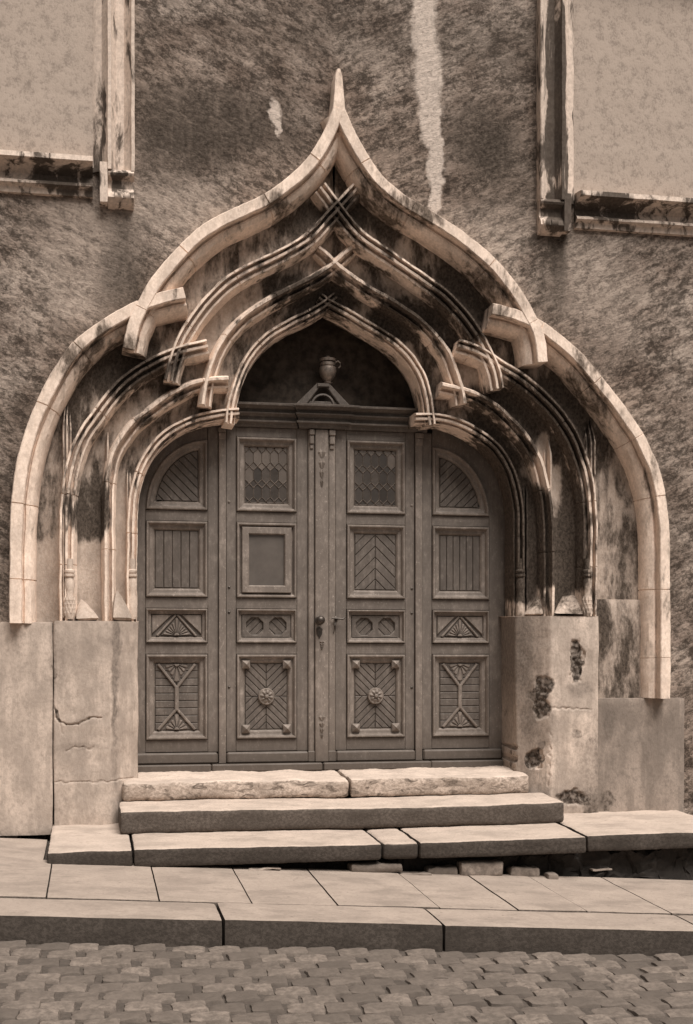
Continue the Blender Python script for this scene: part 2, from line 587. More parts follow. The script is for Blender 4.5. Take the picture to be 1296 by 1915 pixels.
def plaster():
    n = NT('roughcast_plaster')
    wp = n.warp(.25, 3)
    big = n.noise((1.1, 1.1, 1.3), 4, .6)
    # wispy combed strokes, leaning a little
    ab = n.vm('ABSOLUTE', n.pos, (0, 0, 0))
    sx = n.t.nodes.new('ShaderNodeSeparateXYZ')
    n.t.links.new(ab, sx.inputs[0])
    cb = n.t.nodes.new('ShaderNodeCombineXYZ')
    n.t.links.new(n.ma('MULTIPLY', sx.outputs[0], -.4), cb.inputs[2])
    lean = n.vm('ADD', n.pos, cb.outputs[0])                 # the mason's strokes fan down from the gable line
    st = n.noise((11, 11, 19), 7, .74, .25, vec=lean)
    cl = n.noise((32, 32, 36), 7, .76, .1)
    fn = n.noise((90, 90, 120), 4, .7)
    streak = n.noise((9, 9, .8), 4, .6)
    h = n.ma('ADD', n.ma('MULTIPLY', st, .50), n.ma('MULTIPLY', cl, .40))
    h = n.ma('ADD', h, n.ma('MULTIPLY', fn, .12))
    c = n.mix(n.mr(h, .44, .58), sep(.085, 1.15), sep(.41))
    scr = n.noise((5, 5, 24), 6, .74, .3, vec=lean)
    scratch = n.mr(n.ma('ABSOLUTE', n.ma('SUBTRACT', scr, .5)), .0, .022, 1, 0)
    scratch = n.ma('MULTIPLY', scratch, n.mr(cl, .40, .58))
    c = n.mix(n.ma('MULTIPLY', scratch, .75), c, sep(.055, 1.3))
    bl2 = n.noise((3.2, 3.2, 4.5), 8, .72, .2)
    c = n.mix(n.mr(bl2, .44, .62, 0, .7), c, n.mix(1.0, c, (.48, .44, .42, 1), 'MULTIPLY'))
    c = n.mix(n.mr(bl2, .44, .34, 0, .55), c, sep(.40))
    c = n.mix(n.mr(big, .38, .62, .0, .6), c, n.mix(1.0, c, (.52, .47, .44, 1), 'MULTIPLY'))
    dark = 0.0
    for px, py, rx, rz, am in [(400, 225, .65, .24, .85), (330, 300, .35, .2, .55), (215, 440, .10, .30, .85), (215, 560, .15, .22, .8), (250, 480, .14, .4, .45), (225, 380, .13, .06, .4),
                               (1045, 470, .06, .2, 1.0), (1045, 440, .12, .07, .6), (1030, 545, .14, .3, .6), (900, 250, .25, .25, .75), (960, 330, .3, .3, .5), (1140, 1050, .09, .55, .85),
                               (1230, 1000, .2, .6, .4), (40, 900, .2, .7, .3), (1180, 1480, .3, .3, .4), (700, 60, 1.2, .25, .35), (150, 60, .5, .3, .3), (1000, 90, .5, .35, .3)]:
        dark = n.ma('ADD', dark, n.ma('MULTIPLY', n.blob(wp, px, py, rx, rz, -.5, .65), am))
    dark = n.ma('MULTIPLY', dark, 1.0, True)
    dark = n.ma('MULTIPLY', dark, n.mr(n.ma('ADD', n.ma('MULTIPLY', streak, .6), n.ma('MULTIPLY', cl, .4)), .26, .50))
    c = n.mix(dark, c, n.mix(n.mr(cl, .38, .64), sep(.03, 1.4), sep(.11, 1.2)))
    lite = 0.0
    for px, py, rx, rz, am in [(240, 380, .5, .25, .3), (140, 480, .28, .5, .5), (360, 400, .4, .12, .4), (1130, 540, .25, .45, .45), (900, 420, .4, .15, .35), (1060, 540, .15, .2, .2), (130, 260, .4, .2, .5), (1130, 290, .25, .3, .5)]:
        lite = n.ma('ADD', lite, n.ma('MULTIPLY', n.blob(wp, px, py, rx, rz, -.5, .7), am))
    lite = n.ma('MULTIPLY', lite, n.mr(h, .34, .56), True)
    c = n.mix(lite, c, sep(.42))
    # lime runs
    w2 = n.warp(.11, 13)
    run = n.blob(w2, 806, 225, .085, .20, -.5, .22)
    run = n.ma('MAXIMUM', run, n.blob(w2, 815, 300, .062, .30, -.5, .22))
    run = n.ma('MAXIMUM', run, n.blob(w2, 812, 370, .040, .17, -.5, .25))
    run = n.ma('MAXIMUM', run, n.blob(w2, 800, 140, .10, .30, -.5, .25))
    run = n.ma('MAXIMUM', run, n.blob(w2, 793, 30, .085, .45, -.5, .25))
    run = n.ma('MAXIMUM', run, n.blob(w2, 514, 210, .045, .08, -.5, .25))
    run = n.ma('MAXIMUM', run, n.blob(w2, 519, 240, .022, .06, -.5, .3))
    run = n.ma('MULTIPLY', run, n.mr(cl, .32, .54, .35, .95))
    c = n.mix(run, c, sep(.58, .85))
    hb = n.ma('SUBTRACT', n.ma('ADD', n.ma('MULTIPLY', h, 1.0), n.ma('MULTIPLY', fn, .25)), n.ma('MULTIPLY', scratch, .18))
    return n.done(c, .95, n.bump(hb, .8, .03), .15)
M['plaster'] = plaster()

def infill():
    n = NT('smooth_blocking_plaster')
    a = n.noise((16, 16, 16), 6, .7)
    b = n.noise((70, 70, 50), 4, .7)
    c = n.mix(n.mr(n.ma('ADD', n.ma('MULTIPLY', a, .6), n.ma('MULTIPLY', b, .4)), .36, .54), sep(.22), sep(.34))
    return n.done(c, .95, n.bump(n.ma('ADD', a, n.ma('MULTIPLY', b, .5)), .4, .008), .15)
M['infill'] = infill()

def frame_stone():
    n = NT('window_frame_stone')
    a = n.noise((9, 9, 2.5), 6, .65, .5)
    b = n.noise((40, 40, 30), 5, .7)
    wp = n.warp(.06, 6)
    for px, py, rx, rz_, am in [(1040, 200, .075, .75, .22), (1040, 395, .12, .12, .16), (1120, 390, .4, .08, .14), (130, 335, .3, .08, .14), (232, 345, .08, .08, .14), (185, 250, .05, .4, .10), (205, 240, .02, .6, -.3), (1070, 250, .018, .6, -.3), (240, 290, .04, .06, -.2)]:  # darker and paler jamb marks, plus shade painted into the sill hollows
        a = n.ma('ADD', a, n.ma('MULTIPLY', n.blob(wp, px, py, rx, rz_, -.55), am))
    c = n.mix(n.mr(a, .50, .62), sep(.56), sep(.06, 1.3))
    c = n.mix(n.mr(b, .35, .65, .35, 0), c, sep(.15))
    return n.done(c, .92, n.bump(b, .5, .006), .2)
M['frame'] = frame_stone()

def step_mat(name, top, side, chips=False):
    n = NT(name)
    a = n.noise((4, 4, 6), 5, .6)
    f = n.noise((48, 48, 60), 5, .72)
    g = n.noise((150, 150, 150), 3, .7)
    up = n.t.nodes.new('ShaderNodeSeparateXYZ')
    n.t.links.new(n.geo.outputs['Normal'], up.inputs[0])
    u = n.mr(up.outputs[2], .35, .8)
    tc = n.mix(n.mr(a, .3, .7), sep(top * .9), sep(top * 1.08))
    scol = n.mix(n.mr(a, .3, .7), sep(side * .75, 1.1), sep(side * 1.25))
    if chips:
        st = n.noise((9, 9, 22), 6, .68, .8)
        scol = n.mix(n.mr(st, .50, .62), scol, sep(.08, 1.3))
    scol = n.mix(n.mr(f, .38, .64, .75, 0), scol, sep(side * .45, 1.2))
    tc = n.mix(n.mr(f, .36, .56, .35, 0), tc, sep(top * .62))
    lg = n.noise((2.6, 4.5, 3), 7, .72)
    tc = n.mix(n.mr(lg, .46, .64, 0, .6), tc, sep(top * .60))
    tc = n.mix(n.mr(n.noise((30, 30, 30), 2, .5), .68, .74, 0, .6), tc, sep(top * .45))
    c = n.mix(u, scol, tc)  # light from above painted in: upward faces paler, sides darker
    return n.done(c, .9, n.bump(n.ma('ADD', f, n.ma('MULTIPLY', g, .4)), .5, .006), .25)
M['step_a'] = step_mat('sandstone_step', .44, .40, True)      # treads worn, and painted paler than the risers for light from above
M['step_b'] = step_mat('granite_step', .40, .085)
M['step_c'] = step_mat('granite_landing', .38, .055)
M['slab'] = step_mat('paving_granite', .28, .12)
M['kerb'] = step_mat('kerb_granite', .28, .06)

def simple_stone(name, v, s=30, bump=.5):
    n = NT(name)
    oi = n.t.nodes.new('ShaderNodeObjectInfo')
    a = n.noise((s, s, s), 5, .7)
    b = n.noise((s * .2,) * 3, 3, .6)
    c = n.mix(n.mr(a, .35, .66), sep(v * .6), sep(v * 1.15))
    c = n.mix(n.mr(b, .35, .65, .0, .5), c, sep(v * .6))
    c = n.mix(n.ma('MULTIPLY', oi.outputs['Random'], .85), c, sep(v * .42))
    return n.done(c, .88, n.bump(a, bump, .008), .3)
M['sett'] = simple_stone('basalt_setts', .17)
M['dirt'] = simple_stone('joint_dirt', .10, 40)
M['rubble'] = simple_stone('rubble_stone', .22)
M['pale_rubble'] = simple_stone('pale_rubble_stone', .32)
M['void'] = simple_stone('gap_shade_footing', .028, 14, .9)  # near-black colour stands in for the shade in the gap

def wood(name, v, horiz=False, low=True):
    n = NT(name)
    sc_ = (4, 30, 60) if horiz else (60, 30, 4)
    g = n.noise(sc_, 5, .65, .3)
    b = n.noise((5, 5, 2.2), 4, .6)
    sp = n.noise((80, 80, 50), 3, .7)
    mo = n.noise((26, 26, 15), 5, .7)
    c = n.mix(n.mr(g, .3, .7), sep(v * .86, .95), sep(v * 1.08, .9))
    c = n.mix(n.mr(b, .38, .62, 0, .55), c, sep(v * .48, 1.0))
    c = n.mix(n.mr(mo, .40, .60, .55, 0), c, sep(v * .55, 1.05))
    c = n.mix(n.mr(mo, .56, .68, 0, .45), c, sep(v * 1.5, .85))
    c = n.mix(n.mr(sp, .60, .70, 0, .6), c, sep(v * 1.9, .8))
    c = n.mix(n.mr(sp, .36, .28, 0, .55), c, sep(v * .35, 1.1))
    if low:
        sx = n.t.nodes.new('ShaderNodeSeparateXYZ')
        n.t.links.new(n.pos, sx.inputs[0])
        zz = n.ma('ADD', sx.outputs[2], n.ma('MULTIPLY', n.ma('SUBTRACT', b, .5), .5))
        c = n.mix(n.mr(zz, .42, .02, 0, .72), c, sep(v * .33, 1.2))        # rain-soaked foot of the door
    h = n.ma('ADD', n.ma('MULTIPLY', g, .6), n.ma('MULTIPLY', sp, .5))
    return n.done(c, n.mr(b, .3, .7, .5, .72), n.bump(h, .35, .004), .35)
M['wood'] = wood('painted_oak', 0.153)
M['wood_h'] = wood('painted_oak_rail', 0.153, True)
M['plank'] = wood('painted_plank', .9 * 0.129)
M['wood_trim'] = wood('painted_moulding', 1.18 * 0.163)
M['wood_dark'] = wood('transom_wood', .115, True, False)

def plain(name, v, rough=.5, spec=.4, metal=0, var=.25, s=25, warm=1.0):
    n = NT(name)
    a = n.noise((s, s, s), 4, .6)
    c = n.mix(n.mr(a, .3, .7), sep(v * (1 - var), warm), sep(v * (1 + var), warm))
    return n.done(c, rough, n.bump(a, .2, .003), spec, metal)
M['iron'] = plain('dark_iron', .05, .42, .5, .6)
M['brass'] = plain('dull_urn_metal', .20, .4, .5, .6, .3, 40)
M['lead'] = plain('lead_came', .15, .55, .4)
M['tymp'] = plain('tympanum_board', .040, .85, .2, 0, .5, 12, 1.4)
M['notice'] = plain('notice_backing', .085, .35, .4, 0, .12, 9, .8)
M['backing'] = plain('backing_board', .06, .9)
def glass(name, v, var):
    n = NT(name)
    oi = n.t.nodes.new('ShaderNodeObjectInfo')
    a = n.noise((18, 18, 18), 3, .6)
    c = n.mix(oi.outputs['Random'], sep(v * (1 - var)), sep(v * (1 + var)))
    c = n.mix(n.mr(a, .35, .65, 0, .4), c, sep(v * .6))
    return n.done(c, .18, n.bump(a, .25, .01), .5)
M['glass_pale'] = glass('painted_reflection_glass', .115, .25)  # paler panes: a reflection painted into the glass colour
M['glass_dark'] = glass('dark_glass', .05, .35)

YW, YP = -.50, -.56                       # wall face, pier face
Y1, Y2, Y3, Y4 = -.64, -.53, -.43, -.31   # front planes of the four orders

# ------------------------------------------------------------------ the traced orders (photo pixels, each on its own plane)
OR = {
 1: dict(y=Y1,
   sideL=[(30, 1165), (31, 1000), (38, 900), (54, 825), (75, 765), (101, 712), (129, 668), (159, 636), (197, 608), (240, 584), (268, 569), (300, 558), (345, 548)],
   cenL=[(241, 652), (249, 614), (260, 587), (270, 566), (290, 532), (311, 504), (342, 470), (376, 438), (411, 415), (430, 405), (466, 389), (508, 368), (543, 342), (581, 306), (605, 271), (622, 238), (634, 205)],
   sideR=[(1244, 1306), (1244, 1100), (1240, 960), (1224, 880), (1198, 822), (1168, 775), (1138, 735), (1104, 693), (1073, 659), (1040, 632), (1018, 614), (995, 601), (972, 591), (950, 584), (921, 578)],
   cenR=[(1014, 676), (1010, 640), (1002, 612), (990, 588), (972, 558), (945, 520), (913, 485), (878, 455), (835, 424), (793, 398), (752, 373), (714, 342), (687, 307), (664, 269), (648, 238), (634, 205)]),
 2: dict(y=Y2,
   sideL=[(127, 1166), (127, 1000), (130, 920), (139, 868), (156, 822), (186, 776), (218, 735), (252, 704), (290, 680), (328, 664), (360, 655), (390, 648)],
   cenL=[(323, 712), (330, 680), (338, 655), (350, 627), (366, 602), (390, 570), (420, 539), (450, 517), (485, 499), (520, 483), (555, 465), (590, 439), (614, 414), (632, 395), (655, 370), (671, 353)],
   sideR=[(1103, 1162), (1105, 1000), (1103, 940), (1096, 890), (1082, 843), (1063, 803), (1036, 767), (1002, 732), (972, 708), (936, 686), (910, 668), (886, 656), (858, 648)],
   cenR=[(930, 726), (922, 690), (909, 660), (893, 630), (874, 602), (850, 574), (820, 546), (785, 521), (750, 497), (713, 472), (680, 448), (655, 425), (632, 395), (612, 368), (598, 350)]),
 3: dict(y=Y3,
   sideL=[(203, 1166), (202, 950), (205, 890), (212, 855), (225, 828), (250, 795), (283, 766), (321, 740), (362, 720), (390, 714), (428, 711)],
   cenL=[(384, 756), (389, 717), (400, 680), (413, 650), (432, 620), (460, 593), (491, 571), (525, 552), (560, 535), (595, 516), (627, 494), (650, 474), (661, 464)],
   sideR=[(1031, 1162), (1031, 1020), (1028, 950), (1020, 900), (1008, 860), (990, 825), (960, 790), (925, 759), (890, 739), (860, 729), (828, 722)],
   cenR=[(866, 754), (860, 722), (850, 690), (838, 662), (818, 633), (795, 608), (765, 585), (730, 563), (698, 545), (665, 523), (627, 494), (608, 475), (594, 464)]),
 4: dict(y=Y4,
   sideL=[(247, 1163), (248, 980), (253, 920), (263, 880), (281, 846), (303, 820), (332, 799), (363, 785), (395, 777), (422, 773), (448, 771)],
   cenL=[(430, 791), (434, 762), (441, 730), (455, 693), (478, 655), (508, 626), (545, 604), (580, 587), (613, 566), (630, 553)],
   sideR=[(973, 1160), (973, 1000), (971, 945), (963, 902), (950, 868), (930, 838), (903, 815), (873, 797), (842, 786), (806, 781), (778, 781)],
   cenR=[(807, 793), (804, 765), (798, 735), (787, 700), (768, 670), (745, 646), (715, 624), (685, 606), (655, 588), (613, 566), (598, 554)]),
}
PROF = {
 1: [(-.044, .24), (-.044, .010), (-.038, 0), (.030, 0), (.036, .006), (.038, .075), (.046, .084), (.052, .066), (.066, .066), (.092, .084), (.112, .122), (.122, .165), (.124, .24)],
 2: [(-.060, .26), (-.060, .030), (-.053, .002), (-.040, 0), (-.037, .066), (-.022, .070), (-.018, .014), (-.002, .017), (.002, .080), (.018, .084), (.022, .044), (.036, .048), (.042, .075), (.060, .11), (.062, .26)],
 3: [(-.046, .26), (-.046, .070), (-.036, .032), (-.023, 0), (-.006, .001), (.004, .060), (.018, .090), (.024, .088), (.028, .048), (.040, .054), (.050, .10), (.056, .13), (.058, .26)],
 4: [(-.040, .25), (-.040, .045), (-.033, .002), (-.020, 0), (-.017, .052), (-.005, .054), (-.002, .012), (.013, .016), (.017, .066), (.027, .070), (.031, .040), (.037, .05), (.038, .25)],
}
def topath(px, y, step=.02):
    return catmull([P(a, b, y) for a, b in px], step)

portal = thing('stone_portal', (0, YP, -.33), 'carved late gothic stone portal with crossing ogee ribs around the wooden door', 'doorway')
NAMES = {1: 'hood_mould', 2: 'outer_rib', 3: 'middle_rib', 4: 'inner_rib'}
PATH = {}
for k, o in OR.items():
    for key in ('sideL', 'cenL', 'sideR', 'cenR'):
        s = 1 if key.endswith('L') else -1
        pth = topath(o[key], o['y'])
        PATH[k, key] = pth
        y0 = o['y'] - (.004 if key.startswith('cen') else 0) - (.002 if key == 'cenL' else 0)
        # clean order so that the notch points never run backwards
        jp, jf = jointed(pth, .52, .18 + .11 * k)
        keep = [0]
        for i in range(1, len(jp)):
            ok = (jp[i] - jp[keep[-1]]).length > .0012
            if ok and len(keep) > 1:
                ok = (jp[i] - jp[keep[-1]]).dot(jp[keep[-1]] - jp[keep[-2]]) > 0
            if ok:
                keep.append(i)
        m = sweep([jp[i] for i in keep], PROF[k], y0, s, None, [jf[i] for i in keep]).jitter(.005, 6, .0026, 34)
        m.build(NAMES[k], M['hood'] if k == 1 else M['rib'], portal, smooth=28)

# finial stem above the ogee
cx, cz = P(634, 215, Y1)
zt = P(634, 128, Y1)[1]
st = [Vector((cx, cz - .06)), Vector((cx, cz + .12)), Vector((cx, (cz + zt) / 2)), Vector((cx, zt))]
m = MB()
prev = None
rows = [(cz - .05, .055), (cz + .05, .042), (cz + .15, .032), (zt - .05, .023), (zt, .008)]
vs, fs = [], []
for z, r in rows:
    vs += [(cx - r, Y1 - .004, z), (cx + r, Y1 - .004, z), (cx + r + .006, Y1 + .02, z), (cx + r + .006, YW + .02, z), (cx - r - .006, YW + .02, z), (cx - r - .006, Y1 + .02, z)]
for i in range(len(rows) - 1):
    for j in range(6):
        fs.append((i * 6 + j, i * 6 + (j + 1) % 6, i * 6 + 6 + (j + 1) % 6, i * 6 + 6 + j))
fs += [tuple(range(6))[::-1], tuple(range(len(vs) - 6, len(vs)))]
m.add(vs, fs).jitter(.004, 9).build('finial_stem', M['hood'], portal, smooth=30)

# boundary of each order: jamb + side arch to the crossing, then the ogee to the apex
def cross_index(a, b):
    best = None
    for i, p in enumerate(a):
        for j, q in enumerate(b):
            dd = (p - q).length_squared
            if best is None or dd < best[0]:
                best = (dd, i, j)
    return best[1], best[2]

def resample(pts, n):
    L = [0]
    for i in range(1, len(pts)):
        L.append(L[-1] + (pts[i] - pts[i - 1]).length)
    out = []
    j = 0
    for k in range(n):
        t = L[-1] * k / (n - 1)
        while j < len(L) - 2 and L[j + 1] < t:
            j += 1
        f = (t - L[j]) / max(L[j + 1] - L[j], 1e-9)
        out.append(pts[j].lerp(pts[j + 1], f))
    return out

APX = {1: (634, 215), 2: (632, 396), 3: (627, 495), 4: (613, 568)}
BND = {}
for k in OR:
    for sd in 'LR':
        a, b = PATH[k, 'side' + sd], PATH[k, 'cen' + sd]
        i, j = cross_index(a, b)
        ap = Vector(P(*APX[k], OR[k]['y']))
        e = min(range(len(b)), key=lambda q: (b[q] - ap).length)
        # jamb foot to springing first so that levels stay level
        zs = P(140, 940, OR[k]['y'])[1]
        q = next(t for t in range(len(a)) if a[t].y > zs)
        BND[k, sd] = (a[:q + 1], a[q:i + 1], b[j:e + 1])

def loft(k0, k1, sd, bulge, d0, d1, pw=.75):
    segs = [(30, 0), (46, 1), (64, 2)]
    A, B = [], []
    for n, s in segs:
        A += resample(BND[k0, sd][s], n)
        B += resample(BND[k1, sd][s], n)
    m = MB()
    NT_ = 12
    vs, fs = [], []
    for p, q in zip(A, B):
        for t in range(NT_ + 1):
            f = t / NT_
            v = p.lerp(q, f)
            y = (OR[k0]['y'] + d0) * (1 - f) + (OR[k1]['y'] + d1) * f + bulge * math.sin(math.pi * f) ** pw
            vs.append((v.x, y, v.y))
    n = len(A)
    for i in range(n - 1):
        for t in range(NT_):
            qd = (i * (NT_ + 1) + t, i * (NT_ + 1) + t + 1, (i + 1) * (NT_ + 1) + t + 1, (i + 1) * (NT_ + 1) + t)
            fs.append(qd if sd == 'L' else qd[::-1])
    m.add(vs, fs).jitter(.006, 6, .0025, 28)
    return m
for sd in 'LR':
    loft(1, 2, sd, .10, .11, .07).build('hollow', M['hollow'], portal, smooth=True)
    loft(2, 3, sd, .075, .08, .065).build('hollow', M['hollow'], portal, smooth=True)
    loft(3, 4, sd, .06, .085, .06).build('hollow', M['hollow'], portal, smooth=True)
    # soffit from the innermost rib back to the door
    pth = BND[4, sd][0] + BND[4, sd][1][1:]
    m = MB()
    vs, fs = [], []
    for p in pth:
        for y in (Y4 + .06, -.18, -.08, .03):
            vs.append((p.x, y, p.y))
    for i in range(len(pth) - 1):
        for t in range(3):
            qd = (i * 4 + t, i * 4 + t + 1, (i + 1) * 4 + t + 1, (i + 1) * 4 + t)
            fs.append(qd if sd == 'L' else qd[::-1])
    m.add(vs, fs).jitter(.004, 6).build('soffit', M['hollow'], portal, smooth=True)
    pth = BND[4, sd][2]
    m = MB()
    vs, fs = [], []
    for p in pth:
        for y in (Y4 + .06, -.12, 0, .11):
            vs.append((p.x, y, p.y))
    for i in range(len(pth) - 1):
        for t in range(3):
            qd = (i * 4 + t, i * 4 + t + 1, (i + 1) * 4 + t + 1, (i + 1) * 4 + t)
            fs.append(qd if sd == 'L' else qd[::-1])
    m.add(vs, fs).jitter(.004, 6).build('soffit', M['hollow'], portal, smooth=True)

# upright shafts that pass through the springing and end in the hollows
SH = {(2, 'L'): (127, 736, 5), (3, 'L'): (204, 778, 0), (4, 'L'): (243, 838, 0), (2, 'R'): (1106, 768, 0), (3, 'R'): (1028, 792, 0), (4, 'R'): (982, 868, 0)}
for (k, sd), (px, ptop, _) in SH.items():
    y = OR[k]['y'] + .035
    X = P(px, 950, y)[0]
    zb = P(px, 1155, y)[1]
    ztp = P(px, ptop, y)[1]
    pr = [(a * .62, b) for a, b in PROF[k]]
    path = [Vector((X, zb + (ztp - zb) * t / 40)) for t in range(41)]
    mm = sweep(path, pr, y, 1 if sd == 'L' else -1)
    # taper to the tip
    vv = []
    for v in mm.v:
        f = max(0, (v[2] - (ztp - .22)) / .22)
        vv.append((X + (v[0] - X) * (1 - .45 * f), v[1] + .10 * f, v[2]))
    mm.v = vv
    mm.jitter(.003, 7, .0012, 40).build('shaft', M['jamb'], portal, smooth=28)

# ------------------------------------------------------------------ piers under the shafts
zbase = -.36
def pier(sd):
    L = sd == 'L'
    if L:
        xa, xb, xc = P(100, 1300, YP)[0], P(208, 1300, YP)[0], P(259, 1300, -.36)[0]
        ztop = P(150, 1161, YP)[1]
        xin = xc
    else:
        xa, xb, xc = P(1120, 1300, YP)[0], P(1030, 1300, YP)[0], P(964, 1300, -.36)[0]
        ztop = P(1070, 1152, YP)[1]
        xin = P(939, 1300, 0)[0]
    plan = [(xa, YW + .04), (xa, YP), (xb, YP), (xc, -.36), (xin, .06)]
    cracks = []
    if L:
        cracks = [[(101, 1320), (104, 1340), (111, 1350), (125, 1355), (145, 1352), (165, 1346), (188, 1338)], [(112, 1350), (118, 1372)], [(125, 1405), (140, 1398), (155, 1396), (172, 1400)],
                  [(84, 1463), (150, 1463), (205, 1461), (250, 1458)]]
    else:
        cracks = [[(1032, 1326), (1060, 1325), (1105, 1326)], [(1118, 1350), (1121, 1400)], [(1033, 1350), (1030, 1400), (1026, 1470)]]
    cw = [[Vector(P(a, b, YP)) for a, b in c] for c in cracks]
    pits = [] if L else [(1075, 1235, .042, .14, .018), (1003, 1420, .045, .07, .02), (963, 1420, .05, .14, .03), (1017, 1280, .045, .07, .01), (1013, 1325, .05, .07, .01), (1065, 1492, .1, .05, .015)]
    pw = [(*P(a, b, -.52), rx, rz, dp) for a, b, rx, rz, dp in pits]
    def segd(p, a, b):
        ab = b - a
        t = max(0, min(1, (p - a).dot(ab) / ab.length_squared))
        return (p - a - ab * t).length
    m = MB()
    res = .0065
    pts = []
    nrm = []
    for i in range(len(plan) - 1):
        a, b = Vector(plan[i]), Vector(plan[i + 1])
        n = max(2, int((b - a).length / res))
        for t in range(n):
            pts.append(a.lerp(b, t / n))
            tt = (b - a).normalized()
            nrm.append(Vector((tt.y, -tt.x)) if L else Vector((-tt.y, tt.x)))
    pts.append(Vector(plan[-1]))
    nrm.append(nrm[-1])
    # soften the arrises
    for _ in range(5):
        pts = [pts[0]] + [(pts[i - 1] + pts[i] * 2 + pts[i + 1]) / 4 for i in range(1, len(pts) - 1)] + [pts[-1]]
        nrm = [nrm[0]] + [(nrm[i - 1] + nrm[i] * 2 + nrm[i + 1]) / 4 for i in range(1, len(nrm) - 1)] + [nrm[-1]]
    nzv = int((ztop - zbase) / res)
    vs, fs = [], []
    for p, n in zip(pts, nrm):
        for k in range(nzv + 1):
            z = zbase + (ztop - zbase) * k / nzv
            dd = nz((p.x, p.y, z), 2.5) * .012 + nz((p.x, p.y, z), 12) * .003
            q = Vector((p.x, z))
            wv = Vector((nz((p.x, 3, z), 22), nz((p.x, 7, z), 22))) * .02
            if n.y < -.5:
                for c in cw:
                    for u in range(len(c) - 1):
                        ds = segd(q + wv, c[u], c[u + 1])
                        if ds < .008:
                            dd -= (.014 if len(c) > 4 else .006) * (1 - ds / .008)
            for X, Z, rx, rz, dp in pw:
                l = math.hypot((q.x + wv.x * 2 - X) / rx, (q.y + wv.y * 2 - Z) / rz)
                if l < 1.2:
                    dd -= dp * min(1, (1.2 - l) * 4) * (1 + .8 * nz((p.x, p.y, z), 40))
            vs.append((p.x + n.x * dd, p.y + n.y * dd, z))
    for i in range(len(pts) - 1):
        for k in range(nzv):
            qd = (i * (nzv + 1) + k, (i + 1) * (nzv + 1) + k, (i + 1) * (nzv + 1) + k + 1, i * (nzv + 1) + k + 1)
            fs.append(qd if L else qd[::-1])
    m.add(vs, fs)
    pr = m.build('pier', M['pier_left' if L else 'pier_right'], portal, smooth=True)
    # sloped top of the pier
    tp = MB()
    top = [(p.x, p.y, ztop) for p in pts]
    back = [(p.x * .985, .05, ztop + .015) for p in pts]
    n = len(pts)
    tp.add(top + back, [((i, i + 1, n + i + 1, n + i) if L else (i, n + i, n + i + 1, i + 1)) for i in range(n - 1)])
    tp.build('pier_top', M['weather'], pr, smooth=True)
    return pr, ztop
pierL, zpl = pier('L')
pierR, zpr = pier('R')

def wedge(pr, quad, apex, ztop):
    """weathering spur: base points (px on the pier edge) and a ridge further back and higher"""
    m = MB()
    b = []
    for px, y in quad:
        X = P(px, 1158, y)[0]
        b.append((X, y, ztop + .001))
    a = []
    for px, py, y in apex:
        X, Z = P(px, py, y)
        a.append((X, y, Z))
    n = len(b)
    if len(a) == 1:
        m.add(b + a, [(i, (i + 1) % n, n) for i in range(n)] + [tuple(range(n))[::-1]])
    else:
        m.add(b + a, [(0, 1, n + 1, n), (1, 2, n + 1), (2, 3, n, n + 1), (3, 0, n)])
    bm = bmesh.new()
    bv = [bm.verts.new(v) for v in m.v]
    for f in m.f:
        bm.faces.new([bv[i] for i in f])
    bmesh.ops.subdivide_edges(bm, edges=bm.edges[:], cuts=5, use_grid_fill=True)
    for _ in range(5):
        bmesh.ops.smooth_vert(bm, verts=bm.verts[:], factor=.45, use_axis_x=True, use_axis_y=True, use_axis_z=True)
    m2 = MB()
    bm.verts.index_update()
    m2.add([tuple(v.co) for v in bm.verts], [tuple(v.index for v in f.verts) for f in bm.faces])
    bm.free()
    m2.jitter(.006, 9, .002, 40).build('weathering_spur', M['weather' if pr is pierL else 'hollow'], pr, smooth=True)
wedge(pierL, [(138, YP + .01), (192, YP + .01), (188, YP + .22), (138, YP + .22)], [(148, 1108, YP + .2)], zpl)
wedge(pierL, [(207, YP + .02), (253, -.385), (250, -.2), (210, -.3)], [(216, 1086, -.36)], zpl)
wedge(pierR, [(972, -.375), (1018, YP + .05), (1016, -.3), (985, -.2)], [(1009, 1104, -.34)], zpr)
wedge(pierR, [(1034, YP + .01), (1094, YP + .01), (1090, YP + .2), (1036, YP + .2)], [(1052, 1108, YP + .19), (1082, 1108, YP + .19)], zpr)

